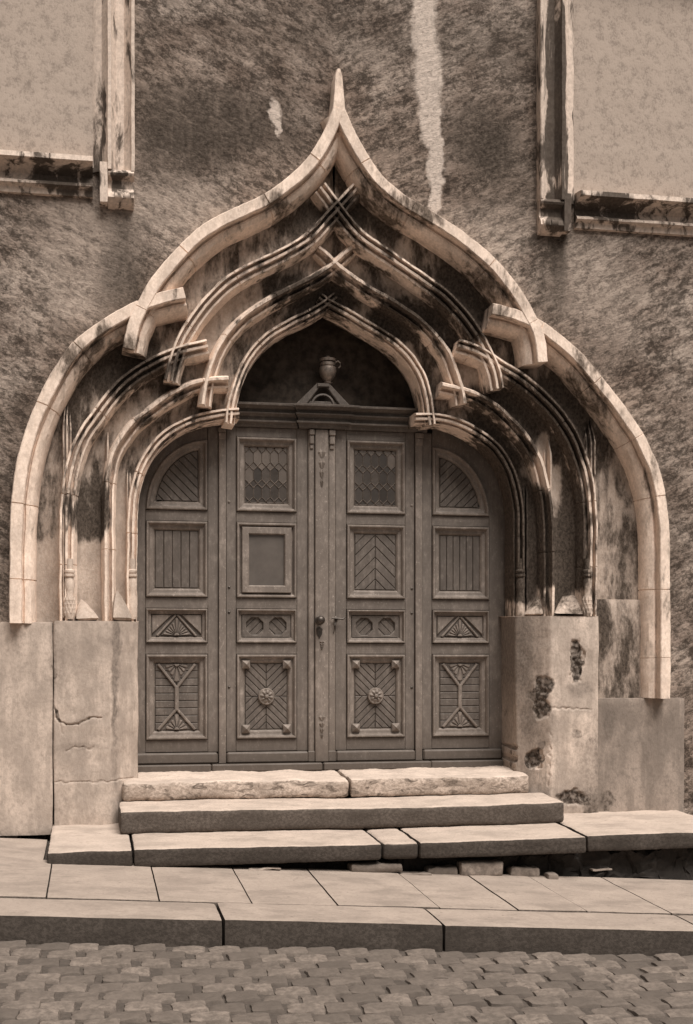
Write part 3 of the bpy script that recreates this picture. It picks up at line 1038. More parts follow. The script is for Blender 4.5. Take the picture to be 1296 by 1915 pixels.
# baluster feet of the shafts
for (k, px, sd, diaper) in ((2, 130, 'L', True), (4, 247, 'L', False), (2, 1098, 'R', True), (4, 973, 'R', False)):
    y = OR[k]['y'] + .03
    X = P(px, 1110, y)[0]
    z = lambda p: P(px, p, y)[1]
    r = .032
    prof = [(r * .9, z(1158)), (r * 1.1, z(1150)), (r * 1.05, z(1120)), (r * .8, z(1112)), (r * .95, z(1104)), (r * 1.1, z(1094)), (r * .95, z(1084)), (r * .8, z(1080)), (r * 1.15, z(1078)), (r * 1.15, z(1074)), (r * .85, z(1073)), (r * 1.1, z(1071)), (r * 1.1, z(1067)), (r * .75, z(1065)), (r * .75, z(1045))]
    m = lathe(prof, X, y, 20)
    m.jitter(.0015, 12)
    bo = m.build('baluster_foot', M['jamb'], portal, smooth=45)
    if diaper:
        mm = MB()
        za, zb = z(1150), z(1118)
        for i in range(10):
            for j in range(4):
                a0 = 2 * math.pi * (i + (j % 2) * .5) / 10
                zc = za + (zb - za) * (j + .5) / 4
                da, dz = math.pi / 10 * .9, (zb - za) / 4 * .95
                rr = r * 1.07
                pt = lambda a, zz, q: (X + q * math.cos(a), y + q * math.sin(a), zz)
                mm.add([pt(a0 - da, zc, rr), pt(a0, zc - dz, rr), pt(a0 + da, zc, rr), pt(a0, zc + dz, rr), pt(a0, zc, rr * 1.2)], [(0, 1, 4), (1, 2, 4), (2, 3, 4), (3, 0, 4)])
        mm.build('diaper_carving', M['jamb'], bo)

# plinths of the hood mould, either side
for sd, (pa, pb) in (('L', (-10, 99)), ('R', (1121.5, 1285))):
    xa, xb = P(pa, 1200, YP)[0], P(pb, 1200, YP)[0]
    yf = YP + (.012 if sd == 'L' else .04)
    ztp = P((pa + pb) / 2, 1163 if sd == 'L' else 1305, yf)[1]
    hexa(min(xa, xb), max(xa, xb), yf, YW + .05, zbase, ztp, .025, .012, .004, 5).build('plinth', M['pier_left'] if sd == 'L' else M['plinth_dark'], portal, smooth=True)

xa, xb = P(1105, 1200, -.47)[0], P(1255, 1200, -.47)[0]
hexa(xa, xb, -.475, -.30, zbase, P(1150, 1120, -.47)[1], .03, .01, .006, 5).build('jamb_back', M['hollow'], portal, smooth=True)

# ------------------------------------------------------------------ plastered house wall with a hole for the portal
house = thing('house_wall', (0, YW, -.4), 'rough plastered house wall streaked with damp around the stone portal', 'wall')
outl = []
ia, ja = cross_index(PATH[1, 'sideL'], PATH[1, 'cenL'])
ib, jb = cross_index(PATH[1, 'sideR'], PATH[1, 'cenR'])
curve = PATH[1, 'sideL'][:ia] + PATH[1, 'cenL'][ja:] + PATH[1, 'cenR'][jb:][::-1] + PATH[1, 'sideR'][:ib][::-1]
# keep x strictly rising for the strip above the arch
top = []
for p in curve:
    if not top or p.x > top[-1].x + .004:
        top.append(p)
ZT, XL, XR = 9.5, -7.0, 8.0
m = MB()
vs, fs = [], []
NV = 30
for p in top:
    for k in range(NV + 1):
        f = k / NV
        vs.append((p.x, YW, p.y + (ZT - p.y) * f))
for i in range(len(top) - 1):
    for k in range(NV):
        fs.append((i * (NV + 1) + k, (i + 1) * (NV + 1) + k, (i + 1) * (NV + 1) + k + 1, i * (NV + 1) + k + 1))
m.add(vs, fs)
for xa, xb in ((XL, top[0].x), (top[-1].x, XR)):
    m.add([(xa, YW, -.8), (xb, YW, -.8), (xb, YW, ZT), (xa, YW, ZT)], [(0, 1, 2, 3)])
# thickness of the wall at its ends and top
m.add([(XL, YW, -.8), (XL, YW, ZT), (XL, .4, ZT), (XL, .4, -.8)], [(0, 1, 2, 3)])
m.add([(XR, YW, -.8), (XR, .4, -.8), (XR, .4, ZT), (XR, YW, ZT)], [(0, 1, 2, 3)])
m.add([(XL, YW, ZT), (XR, YW, ZT), (XR, .4, ZT), (XL, .4, ZT)], [(0, 1, 2, 3)])
m.add([(XL, .4, -.8), (XL, .4, ZT), (XR, .4, ZT), (XR, .4, -.8)], [(0, 1, 2, 3)])
m.build('plaster_wall', M['plaster'], house)

def blind_window(sd):
    L = sd == 'L'
    s = -1 if L else 1            # direction from jamb into the opening
    yf = YW - .09
    xo = P(252 if L else 1011, 280, yf)[0]       # outer edge of the jamb
    xi = P(172 if L else 1076, 250, YW - .02)[0]  # edge of the blocking
    zs = P(140 if L else 1120, 292 if L else 360, yf - .03)[1]       # sill top
    wd = 1.15
    xf = xi + s * wd                             # far edge of blocking
    wdt = abs(xi - xo)
    ztp = 5.9
    # blocking
    x0, x1 = sorted((xi - s * .02, xf + s * .02))
    m = MB()
    n1, n2 = 30, 40
    vs = [(x0 + (x1 - x0) * i / n1, YW - .012 + nz((i * .3, j * .3, 1), 1) * .004, zs - .03 + (ztp - zs) * j / n2) for i in range(n1 + 1) for j in range(n2 + 1)]
    m.add(vs, [(i * (n2 + 1) + j, (i + 1) * (n2 + 1) + j, (i + 1) * (n2 + 1) + j + 1, i * (n2 + 1) + j + 1) for i in range(n1) for j in range(n2)])
    win = m.build('blind_window', M['infill'], house, smooth=True)
    # jambs: moulded upright, profile in (distance from outer edge, y)
    pr = [(0, YW + .02), (0, yf + .006), (.006, yf), (.022, yf), (.028, yf + .02), (.07 , yf + .06), (.125, yf + .055), (.150, yf + .015), (.158, yf - .012), (.180, yf - .012), (.188, yf + .01), (.22, yf + .055), (wdt - .03, yf + .062), (wdt, YW - .004), (wdt, YW + .02)]
    zj = zs - .06
    for x_, sg in ((xo, s), (xf + s * wdt, -s)):
        m = MB()
        n = 30
        k = len(pr)
        vs = []
        for i in range(n + 1):
            z = zj + (ztp - zj) * i / n
            vs += [(x_ + sg * a, y, z) for a, y in pr]
        fs = []
        for i in range(n):
            for j in range(k):
                q = (i * k + j, i * k + (j + 1) % k, (i + 1) * k + (j + 1) % k, (i + 1) * k + j)
                fs.append(q if sg > 0 else q[::-1])
        fs += [tuple(range(k)), tuple(range(n * k, n * k + k))]
        m.add(vs, fs).jitter(.003, 8, .0012, 40).build('jamb', M['frame'], win, smooth=30)
        # foot of the jamb: a block with a hollow neck and a little scroll
        zc = zj
        b = MB()
        a0, a1 = sorted((x_ + sg * .004, x_ + sg * .178))
        vs = []
        for z, y in ((zc + .003, yf + .01), (zc - .02, yf - .004), (zc - .035, yf + .004), (zc - .06, yf + .045), (zc - .11, yf + .05), (zc - .15, yf + .012), (zc - .185, yf + .0), (zc - .21, yf + .02), (zc - .235, yf + .06), (zc - .24, YW + .01)):
            vs += [(a0, y, z), (a1, y, z), (a1, YW + .02, z), (a0, YW + .02, z)]
        n = len(vs) // 4
        fs = []
        for i in range(n - 1):
            for j in range(4):
                fs.append((i * 4 + j, (i + 1) * 4 + j, (i + 1) * 4 + (j + 1) % 4, i * 4 + (j + 1) % 4))
        fs += [(0, 1, 2, 3), tuple(range(n * 4 - 4, n * 4))[::-1]]
        b.add(vs, fs)
        for q in (.045, .11):
            xs = x_ + sg * q
            # scroll: a short horizontal roll
            rr = .030
            pts = [(xs - .022, yf + .01, zc - .175), (xs + .022, yf + .01, zc - .175)]
            mm = MB()
            for e, px_ in enumerate((xs - .024, xs + .024)):
                for i in range(14):
                    a = 2 * math.pi * i / 14
                    mm.v.append((px_, yf + .022 + rr * math.cos(a), zc - .172 + rr * math.sin(a)))
            for i in range(14):
                mm.f.append((i, (i + 1) % 14, 14 + (i + 1) % 14, 14 + i))
            mm.f += [tuple(range(14)), tuple(range(14, 28))[::-1]]
            b.add(mm.v, mm.f)
        b.jitter(.003, 9).build('jamb_foot', M['frame'], win, smooth=30)
        # slanting inner strip carried down beside the foot
        a0, a1 = sorted((x_ + sg * .1795, x_ + sg * .235))
        hexa(a0, a1, yf - .006, YW + .01, zc - .225, zc + .05, .03, .008, .003).build('jamb_tail', M['frame'], win, smooth=True)
    x0, x1 = sorted((xo - s * .02, xf + s * (wdt + .02)))
    hexa(x0, x1, yf - .02, YW + .01, ztp - .02, ztp + .16, .05, .012, .004).build('lintel', M['frame'], win, smooth=True)
    # sill
    prs = [(YW + .01, zs + .02), (yf - .055, zs), (yf - .06, zs - .035), (yf - .04, zs - .042), (yf + .035, zs - .06), (yf + .078, zs - .10), (yf + .06, zs - .14), (yf + .02, zs - .165), (yf + .018, zs - .18), (yf + .05, zs - .20), (yf + .06, zs - .235), (YW + .01, zs - .24)]
    x0, x1 = sorted((xi - s * .005, xf + s * .005))
    m = MB()
    n = 30
    k = len(prs)
    vs = []
    for i in range(n + 1):
        vs += [(x0 + (x1 - x0) * i / n, y, z) for y, z in prs]
    fs = [(i * k + j, (i + 1) * k + j, (i + 1) * k + (j + 1) % k, i * k + (j + 1) % k) for i in range(n) for j in range(k)]
    fs += [tuple(range(k)), tuple(range(n * k, n * k + k))[::-1]]
    m.add(vs, [f[::-1] for f in fs]).jitter(.003, 7).build('sill', M['frame'], win, smooth=30)
blind_window('L')
blind_window('R')

# ------------------------------------------------------------------ the door
XA = (.19, .6334, .8469, 1.29)
ZAb, ZBt, ZBb, ZCt, ZCb, ZDt, ZDb = 1.9096, 1.8256, 1.2761, 1.1908, .9447, .8575, .24
ZG = P(500, 819, 0)[1]       # top of the glazed panel
ZL = P(500, 800, 0)[1]       # underside of the transom
ZF = P(385, 823, 0)[1]       # crown of the fan panel
MP = [(0, .004), (0, -.012), (.006, -.020), (.014, -.020), (.022, -.008), (.028, .008), (.034, .010), (.050, .012), (.058, .020), (.066, .034)]
INS = .066

INC = .044                  # the narrow third row has slimmer mouldings
def panel_trim(poly, parent, k=1.0):
    return moulding(poly, [(a * k, b) for a, b in MP]).build('panel_moulding', M['wood_trim'], parent)
def planks(parent, polys, yf=.024, mat='plank', yb=.042, name='plank', c=.0042):
    for p in polys:
        if len(p) >= 3 and abs(area2(p)) > 2e-5:
            j = random.uniform(-.0015, .0015)
            q = ccw(p)
            q = inset(q, .0015)
            if area2(q) > 1e-5:
                board(q, yf + j, yb, min(c, .3 * math.sqrt(abs(area2(q)) / 2))).build(name, M[mat], parent)
def strips(poly, ang, pitch, phase=0.0):
    """cut a convex polygon into bands whose long edges run at angle ang"""
    nx, nz_ = -math.sin(ang), math.cos(ang)
    ds = [nx * x + nz_ * z for x, z in poly]
    lo, hi = min(ds), max(ds)
    k0 = math.floor((lo - phase) / pitch)
    out = []
    dd = k0 * pitch + phase
    while dd < hi:
        q = clip(clip(poly, nx, nz_, dd), -nx, -nz_, -(dd + pitch))
        if len(q) >= 3:
            out.append(q)
        dd += pitch
    return out
def chevron(x0, x1, z0, z1, pitch, up=True, xc=None, ang=R(45)):
    xc = (x0 + x1) / 2 if xc is None else xc
    s = 1 if up else -1
    out = strips(rect(x0, xc, z0, z1), s * ang, pitch, -math.sin(s * ang) * xc + math.cos(ang) * z0)
    out += strips(rect(xc, x1, z0, z1), -s * ang, pitch, math.sin(s * ang) * xc + math.cos(ang) * z0)
    return out

def pyramid(x, z, r, y0, h, parent, name='corner_block'):
    m = MB()
    m.add([(x - r, y0, z - r), (x + r, y0, z - r), (x + r, y0, z + r), (x - r, y0, z + r), (x - r, y0 - .02, z - r), (x + r, y0 - .02, z - r), (x + r, y0 - .02, z + r), (x - r, y0 - .02, z + r), (x, y0 - h, z)],
          [(0, 1, 5, 4), (1, 2, 6, 5), (2, 3, 7, 6), (3, 0, 4, 7), (4, 5, 8), (5, 6, 8), (6, 7, 8), (7, 4, 8)])
    return m.build(name, M['wood_trim'], parent)

def fan(parent, xc, z0, half, h, up, n=7):
    """sunburst of tapering rays inside a triangle: xc/z0 = middle of the base"""
    s = 1 if up else -1
    tri = [(xc - half, z0), (xc + half, z0), (xc, z0 + s * h)]
    tri = ccw(tri)
    board(inset(tri, .002), .022, .042, .002).build('fan_ground', M['plank'], parent)
    for i in range(n):
        a0 = math.pi * (i + .12) / n
        a1 = math.pi * (i + .88) / n
        am = (a0 + a1) / 2
        # length to the triangle side
        cs, sn = abs(math.cos(am)), math.sin(am)
        r = 1 / (cs / half + sn / h) * .86
        poly = [(xc + .012 * math.cos(am), z0 + s * .012 * sn), (xc + r * math.cos(a0 + .02), z0 + s * r * math.sin(a0 + .02)), (xc + r * 1.06 * math.cos(am), z0 + s * r * 1.06 * sn), (xc + r * math.cos(a1 - .02), z0 + s * r * math.sin(a1 - .02))]
        board(ccw(poly), .015, .024, .004).build('fan_ray', M['wood_trim'], parent)
    m = MB()
    pts = [(xc + .018 * math.cos(math.pi * t / 8), z0 + s * .018 * math.sin(math.pi * t / 8)) for t in range(9)]
    board(ccw(pts), .006, .024, .003).build('fan_hub', M['wood_trim'], parent)

def bar_between(a, b, wd, yf, yb, parent, mat='wood_trim', name='batten'):
    a, b = Vector(a), Vector(b)
    t = (b - a).normalized()
    n = Vector((-t.y, t.x)) * wd / 2
    board([tuple(a + n), tuple(a - n), tuple(b - n), tuple(b + n)], yf, yb, .005).build(name, M[mat], parent)

def stile(x0, x1, z0, z1, parent, y0=0, y1=.06):
    box(x0, x1, y0, y1, z0, z1, .003).build('stile', M['wood'], parent)
def rail(x0, x1, z0, z1, parent, y0=.001, y1=.06):
    box(x0, x1, y0, y1, z0, z1, .003).build('rail', M['wood_h'], parent)

def side_panel(s):
    lab = 'fixed wooden door side with quarter round fan panel, ' + ('left of the two leaves beside the pale pier' if s < 0 else 'right of the two leaves beside the flaking pier')
    t = thing('door_side_panel', (s * 1.07, 0, .0), lab, 'door panel', 'fixed sides of the doorway')
    mx = lambda a, b: tuple(sorted((s * a, s * b)))
    xo, xi = XA[3], XA[2]
    stile(*mx(xo + .004, xo + .26), .062, ZF + .1, t)
    stile(*mx(xi - .004, .768), .145, ZL, t)
    for z0, z1 in ((ZBt, ZAb), (ZCt, ZBb), (ZDt, ZCb), (.145, ZDb)):
        rail(*mx(xo + .003, xi - .003), z0 + .003, z1 - .003, t)
    # spandrel above the quarter round
    arc = [(s * (xi + (xo - xi) * math.cos(math.pi / 2 * i / 16)), ZAb + (ZF - ZAb) * math.sin(math.pi / 2 * i / 16)) for i in range(17)]
    m = MB()
    vs, fs = [], []
    for x, z in arc:
        vs += [(x, .001, z), (s * (xo + .1) if z < ZF - .03 else x, .001, z if z < ZF - .03 else ZF + .2)]
    for i in range(16):
        q = (i * 2, i * 2 + 1, i * 2 + 3, i * 2 + 2)
        fs.append(q if s < 0 else q[::-1])
    m.add(vs, fs).build('spandrel', M['wood'], t)
    pa = ccw([(s * xi, ZAb)] + arc)
    pt = panel_trim(pa, t)
    inner = inset(pa, INS)
    planks(pt, strips(inner, s * R(45), .048))
    # upright boards
    p2 = panel_trim(rect(*mx(xo, xi), ZBb, ZBt), t)
    x0, x1 = mx(xo - INS, xi + INS)
    nb = 5 if s < 0 else 6
    zz = (ZBb + INS, ZBt - INS)
    planks(p2, [rect(x0 + (x1 - x0) * i / nb, x0 + (x1 - x0) * (i + 1) / nb, *zz) for i in range(nb)])
    # gabled fan panel
    p3 = panel_trim(rect(*mx(xo, xi), ZCb, ZCt), t, INC / INS)
    xc = s * (xo + xi) / 2
    x0, x1 = mx(xo - INC, xi + INC)
    za, zb = ZCb + INC, ZCt - INC
    board(rect(x0, x1, za, zb), .030, .044, .002).build('panel_ground', M['plank'], p3)
    fan(p3, xc, za + .008, .118, zb - za - .018, True, 11)
    for e in (-1, 1):
        bar_between((xc + e * .006, zb - .002), (xc + e * .142, za + .004), .016, .012, .03, p3)
        board(ccw([(xc + e * .035, zb), (s * 0 + (x1 if e > 0 else x0), zb), ((x1 if e > 0 else x0), za + .02)]), .014, .03, .004).build('spandrel_piece', M['wood_trim'], p3)
    # hourglass panel
    p4 = panel_trim(rect(*mx(xo, xi), ZDb, ZDt), t)
    x0, x1 = mx(xo - INS, xi + INS)
    za, zb = ZDb + INS, ZDt - INS
    zm0, zm1 = za + (zb - za) * .30, za + (zb - za) * .66
    half = (x1 - x0) / 2
    nb = 9
    for i in range(nb):
        a, b = za + (zb - za) * i / nb, za + (zb - za) * (i + 1) / nb
        planks(p4, [rect(x0, xc, a, b), rect(xc, x1, a, b)])
    fan(p4, xc, za + .004, half * .66, (zm0 - za) * .86, True)
    fan(p4, xc, zb - .004, half * .66, (zb - zm1) * .86, False)
    for e in (-1, 1):
        bar_between((xc + e * .004, zm0 + .006), (xc + e * half * .86, za + .004), .020, .008, .03, p4)
        bar_between((xc + e * .004, zm1 - .006), (xc + e * half * .86, zb - .004), .020, .008, .03, p4)
    bar_between((xc, zm0 - .004), (xc, zm1 + .004), .030, .006, .03, p4)
    # foot boards, and an added unseen board blocking light through the joints
    box(*mx(xo + .1, .772), -.030, .05, .062, .143, .012).build('weatherboard', M['wood_h'], t)
    box(*mx(xo + .1, .05 + .772), -.070, .05, .004, .060, .008).build('threshold_strip', M['wood_h'], t)
    box(*mx(xo + .1, .77), .052, .075, .0, ZF + .2).build('backing', M['backing'], t)
    # slim post with a little capital, covering the joint to the leaf
    post = box(*mx(.765, .712), -.022, .05, .062, ZL - .004, .004).build('post', M['wood_trim'], t)
    m = box(*mx(.770, .712), -.040, -.0225, ZL - .045, ZL - .006, .005)
    m.add(*(lambda q: (q.v, q.f))(box(*mx(.767, .715), -.034, -.0225, ZL - .10, ZL - .047, .005)))
    m.build('post_capital', M['wood_trim'], post)
    for z in (1.95, 1.30, 1.16):
        xs = s * .70
        lathe([(.010, 0), (.009, .004), (.004, .007)], 0, 0, 10)
    return t
side_panel(-1)
side_panel(1)

def leaded(parent, x0, x1, z0, z1, pale_rows):
    """elongated hexagon glazing with little diamonds at the meetings"""
    nc = 5
    pw_ = (x1 - x0) / nc
    rh = pw_ * 2.08
    tip = pw_ * .5
    came = MB()
    panes = []
    full = rect(x0, x1, z0, z1)
    nr = int((z1 - z0) / rh) + 2
    zb = z0 + .012
    for r in range(-1, nr):
        for c in range(-1, nc + 1):
            cx_ = x0 + (c + .5) * pw_
            zc = zb + (r + .5) * rh
            hx = [(cx_ - pw_ / 2, zc - rh / 2 + tip), (cx_, zc - rh / 2), (cx_ + pw_ / 2, zc - rh / 2 + tip), (cx_ + pw_ / 2, zc + rh / 2 - tip), (cx_, zc + rh / 2), (cx_ - pw_ / 2, zc + rh / 2 - tip)]
            xe = cx_ + pw_ / 2
            ze = zc + rh / 2
            dm = [(xe - pw_ / 2, ze), (xe, ze - tip), (xe + pw_ / 2, ze), (xe, ze + tip)]
            for q in (hx, dm):
                for nx, nz_, dd in ((1, 0, x0), (-1, 0, -x1), (0, 1, z0), (0, -1, -z1)):
                    if len(q) >= 3:
                        q = clip(q, nx, nz_, dd)
                if len(q) >= 3 and abs(area2(q)) > 1.2e-4:
                    panes.append((ccw(q), r))
    for q, r in panes:
        qi = inset(q, .0035)
        if area2(qi) <= 2e-5:
            continue
        cxq = sum(a for a, b in q) / len(q)
        czq = sum(b for a, b in q) / len(q)
        tx, tz = random.uniform(-.03, .03), random.uniform(-.03, .03)
        m = MB()
        n = len(qi)
        vs = [(a, .030 + (a - cxq) * tx + (b - czq) * tz, b) for a, b in qi] + [(a, .036, b) for a, b in qi]
        m.add(vs, [tuple(range(n)), tuple(range(n, 2 * n))[::-1]] + [(i + n, (i + 1) % n + n, (i + 1) % n, i) for i in range(n)])
        pale = (czq - z0) / (z1 - z0) > pale_rows + random.uniform(-.08, .08)
        m.build('pane', M['glass_pale' if pale else 'glass_dark'], parent)
        # raised lead round every pane
        qo = inset(q, -.0005)
        n = len(q)
        vs = [(a, .031, b) for a, b in qo] + [(a, .0245, b) for a, b in inset(q, .0012)] + [(a, .031, b) for a, b in inset(q, .0042)]
        fs = []
        for i in range(n):
            j = (i + 1) % n
            fs += [(i, j, n + j, n + i), (n + i, n + j, 2 * n + j, 2 * n + i)]
        came.add(vs, fs)
    came.build('lead_came', M['lead'], parent)

def rosette(x, z, r, y0, parent):
    """round boss of leaves on a disc"""
    m = MB()
    seg = 24
    pr = [(r, y0), (r, y0 - .016), (r * .9, y0 - .026), (r * .74, y0 - .024), (r * .5, y0 - .030)]
    vs, fs = [], []
    for rr, y in pr:
        for i in range(seg):
            a = 2 * math.pi * i / seg
            vs.append((x + rr * math.cos(a), y, z + rr * math.sin(a)))
    vs.append((x, y0 - .030, z))
    for k in range(len(pr) - 1):
        for i in range(seg):
            j = (i + 1) % seg
            fs.append((k * seg + i, k * seg + j, (k + 1) * seg + j, (k + 1) * seg + i))
    for i in range(seg):
        fs.append(((len(pr) - 1) * seg + i, (len(pr) - 1) * seg + (i + 1) % seg, len(vs) - 1))
    m.add(vs, fs)
    ro = m.build('rosette', M['wood_trim'], parent, smooth=35)
    pm = None
    for k in range(8):
        a = 2 * math.pi * k / 8
        if pm is None:
            q = MB()
            L_, W_ = r * .86, r * .27
            q.add([(r * .16, 0, 0), (L_ * .6, .002, -W_), (L_, .004, -W_ * .5), (L_ * 1.04, .004, 0), (L_, .004, W_ * .5), (L_ * .6, .002, W_), (L_ * .55, -.016, 0), (r * .2, -.012, 0)],
                  [(0, 1, 6, 7), (1, 2, 6), (2, 3, 6), (3, 4, 6), (4, 5, 6), (5, 0, 7, 6)])
            pm = bpy.data.meshes.new('petal')
            pm.from_pydata(q.v, [], q.f)
            pm.materials.append(M['wood_trim'])
        o = bpy.data.objects.new('petal', pm)
        off = parent.parent.location if parent.parent else parent.location
        o.location = (x - off.x, y0 - .0265 - off.y, z - off.z)
        o.rotation_euler = (0, -a + .2, 0)
        o.parent = ro
        col.objects.link(o)
    q = MB()
    seg = 12
    vs = []
    for rr, y in ((.016, y0 - .028), (.015, y0 - .040), (.008, y0 - .048)):
        vs += [(x + rr * math.cos(2 * math.pi * i / seg), y, z + rr * math.sin(2 * math.pi * i / seg)) for i in range(seg)]
    fs = [(k * seg + i, k * seg + (i + 1) % seg, (k + 1) * seg + (i + 1) % seg, (k + 1) * seg + i) for k in range(2) for i in range(seg)]
    fs.append(tuple(range(2 * seg, 3 * seg)))
    q.add(vs, fs).build('rosette_button', M['wood_trim'], ro)

def octagon(x, z, r, ang, parent):
    pl = [(x + r * math.cos(math.pi / 8 + i * math.pi / 4), z + r * math.sin(math.pi / 8 + i * math.pi / 4)) for i in range(8)]
    planks(parent, strips(inset(ccw(pl), -.001), ang, .045, .02), yf=.034, yb=.048, c=.002)

def leaf(s):
    lab = ('left door leaf with leaded glass above a blank framed notice panel' if s < 0 else 'right door leaf with leaded glass above a panel of herringbone boards')
    t = thing('door_leaf', (s * .41, 0, .06), lab, 'door', 'leaves of the double door')
    mx = lambda a, b: tuple(sorted((s * a, s * b)))
    xi, xo = XA[0], XA[1]
    stile(*mx(xo + .004, .708), .145, ZL, t)
    stile(*mx(.104, xi - .004), .145, ZL, t)
    for z0, z1 in ((ZG, ZL + .002), (ZBt, ZAb), (ZCt, ZBb), (ZDt, ZCb), (.145, ZDb)):
        rail(*mx(xo + .003, xi - .003), z0 + .003, z1 - .003, t)
    x0, x1 = mx(xi + INS, xo - INS)
    # glazed panel
    p1 = panel_trim(rect(*mx(xi, xo), ZAb, ZG), t)
    leaded(p1, x0, x1, ZAb + INS, ZG - INS, .52 if s < 0 else .86)
    # second panel
    p2 = panel_trim(rect(*mx(xi, xo), ZBb, ZBt), t)
    if s < 0:
        a = rect(x0 - .028, x1 + .028, ZBb + INS - .030, ZBt - INS + .034)
        fr = moulding(a, [(0, .03), (0, -.016), (.004, -.022), (.046, -.022), (.052, -.016), (.056, .004)]).build('notice_frame', M['wood_trim'], t)
        board(inset(ccw(a), .053), .000, .03, .001).build('notice_panel', M['notice'], fr)
        lathe([(.006, .0), (.006, .01)], 0, 0, 8)
    else:
        planks(p2, chevron(x0, x1, ZBb + INS, ZBt - INS, .058, True))
    # two octagons
    p3 = panel_trim(rect(*mx(xi, xo), ZCb, ZCt), t, INC / INS)
    x0, x1 = mx(xi + INC, xo - INC)
    za, zb = ZCb + INC, ZCt - INC
    xm, zm = (x0 + x1) / 2, (za + zb) / 2
    plate = MB()
    for xo_, xa_, xb_ in ((xm - .086, x0 - .001, xm), (xm + .086, xm, x1 + .001)):
        hw0, hw1, hh0, hh1 = xo_ - xa_, xb_ - xo_, zm - za + .001, zb - zm + .001
        angs = sorted(set([math.atan2(sz, sx) % (2 * math.pi) for sx, sz in ((hw1, hh1), (-hw0, hh1), (-hw0, -hh0), (hw1, -hh0))] + [math.pi / 8 + i * math.pi / 4 for i in range(8)]))
        vs = []
        for a in angs:
            ca, sa = math.cos(a), math.sin(a)
            ro_ = min((hw1 / ca if ca > 1e-6 else -hw0 / ca if ca < -1e-6 else 9), (hh1 / sa if sa > 1e-6 else -hh0 / sa if sa < -1e-6 else 9))
            al = (a - math.pi / 8) % (math.pi / 4) - math.pi / 8
            ri = .068 * math.cos(math.pi / 8) / math.cos(al)
            vs += [(xo_ + ro_ * ca, .014, zm + ro_ * sa), (xo_ + (ri + .005) * ca, .014, zm + (ri + .005) * sa), (xo_ + ri * ca, .018, zm + ri * sa), (xo_ + ri * ca, .042, zm + ri * sa)]
        n_ = len(angs)
        fs = []
        for i in range(n_):
            j = (i + 1) % n_
            for u_ in range(3):
                fs.append((i * 4 + u_, j * 4 + u_, j * 4 + u_ + 1, i * 4 + u_ + 1))
        plate.add(vs, fs)
    plate.build('pierced_board', M['plank'], p3)
    octagon(xm - .086, zm, .068, R(45), p3)
    octagon(xm + .086, zm, .068, R(-45), p3)
    # diamond boards, corner blocks and rosette
    p4 = panel_trim(rect(*mx(xi, xo), ZDb, ZDt), t)
    x0, x1 = mx(xi + INS, xo - INS)
    za, zb = ZDb + INS, ZDt - INS
    zm = (za + zb) / 2
    for (qx0, qx1, qz0, qz1, up) in ((x0, x1, zm, zb, False), (x0, x1, za, zm, True)):
        planks(p4, chevron(qx0, qx1, qz0, qz1, .040, up))
    for ex in (x0 + .004, x1 - .004):
        for ez in (za + .006, zb - .006):
            pyramid(ex, ez, .030, .018, .056, p4)
    rosette(xm, zm, .062, .022, p4)
    # foot
    box(*mx(.708, .104), -.034, .05, .062, .143, .012).build('weatherboard', M['wood_h'], t)
    box(*mx(.82, .006 if s < 0 else .002), -.080, .05, .004, .060, .008).build('threshold_strip', M['wood_h'], t)
    box(*mx(.765, .01), .052, .075, .0, ZL + .02).build('backing', M['backing'], t)  # added unseen board, blocks light from behind the leaf
    return t
lf = leaf(-1)
rl = leaf(1)

# middle cover strip belongs to the left leaf
ast = box(-.055, .045, -.040, .045, .064, ZL - .004, .006).build('cover_strip', M['wood_trim'], lf)
for x0, x1 in ((-.103, -.057), (.047, .100)):
    ss = box(x0, x1, -.022, .045, .064, ZL - .004, .007).build('side_bead', M['wood_trim'], lf)
    m = box(x0 + .003, x1 - .003, -.052, -.0225, ZL - .050, ZL - .006, .006)
    q = box(x0 + .006, x1 - .006, -.044, -.0225, ZL - .115, ZL - .052, .006)
    m.add(q.v, q.f)
    q = box(x0 + .010, x1 - .010, -.034, -.0225, ZL - .15, ZL - .117, .005)
    m.add(q.v, q.f)
    m.build('bead_capital', M['wood_trim'], ss)
    box(x0 - .004, x1 + .004, -.030, .04, .0645, .145, .006).build('bead_foot', M['wood_h'], ss)
# carved leaf drops on the strip
def drop(z, h, wd):
    m = MB()
    for i, (dz, ww) in enumerate(((0, 1), (-.30, .85), (-.58, .6), (-.84, .4))):
        zz = z + dz * h
        for e in (-1, 1):
            m.add([(-.005, -.041, zz), (-.005 + e * wd * ww * .5, -.041, zz + h * .10), (-.005 + e * wd * ww, -.041, zz - h * .02), (-.005 + e * wd * ww * .55, -.041, zz - h * .16), (-.005, -.041, zz - h * .20), (-.005 + e * wd * ww * .5, -.053, zz - h * .03)],
                  [(0, 1, 5), (1, 2, 5), (2, 3, 5), (3, 4, 5), (4, 0, 5)] if e < 0 else [(1, 0, 5), (2, 1, 5), (3, 2, 5), (4, 3, 5), (0, 4, 5)])
    return m.build('carved_drop', M['wood_trim'], ast)
drop(2.36, .26, .030)
drop(.40, .16, .026)
drop(.955, .06, .020)
m = MB()
xk = P(598, 1160, -.06)
z = xk[1]
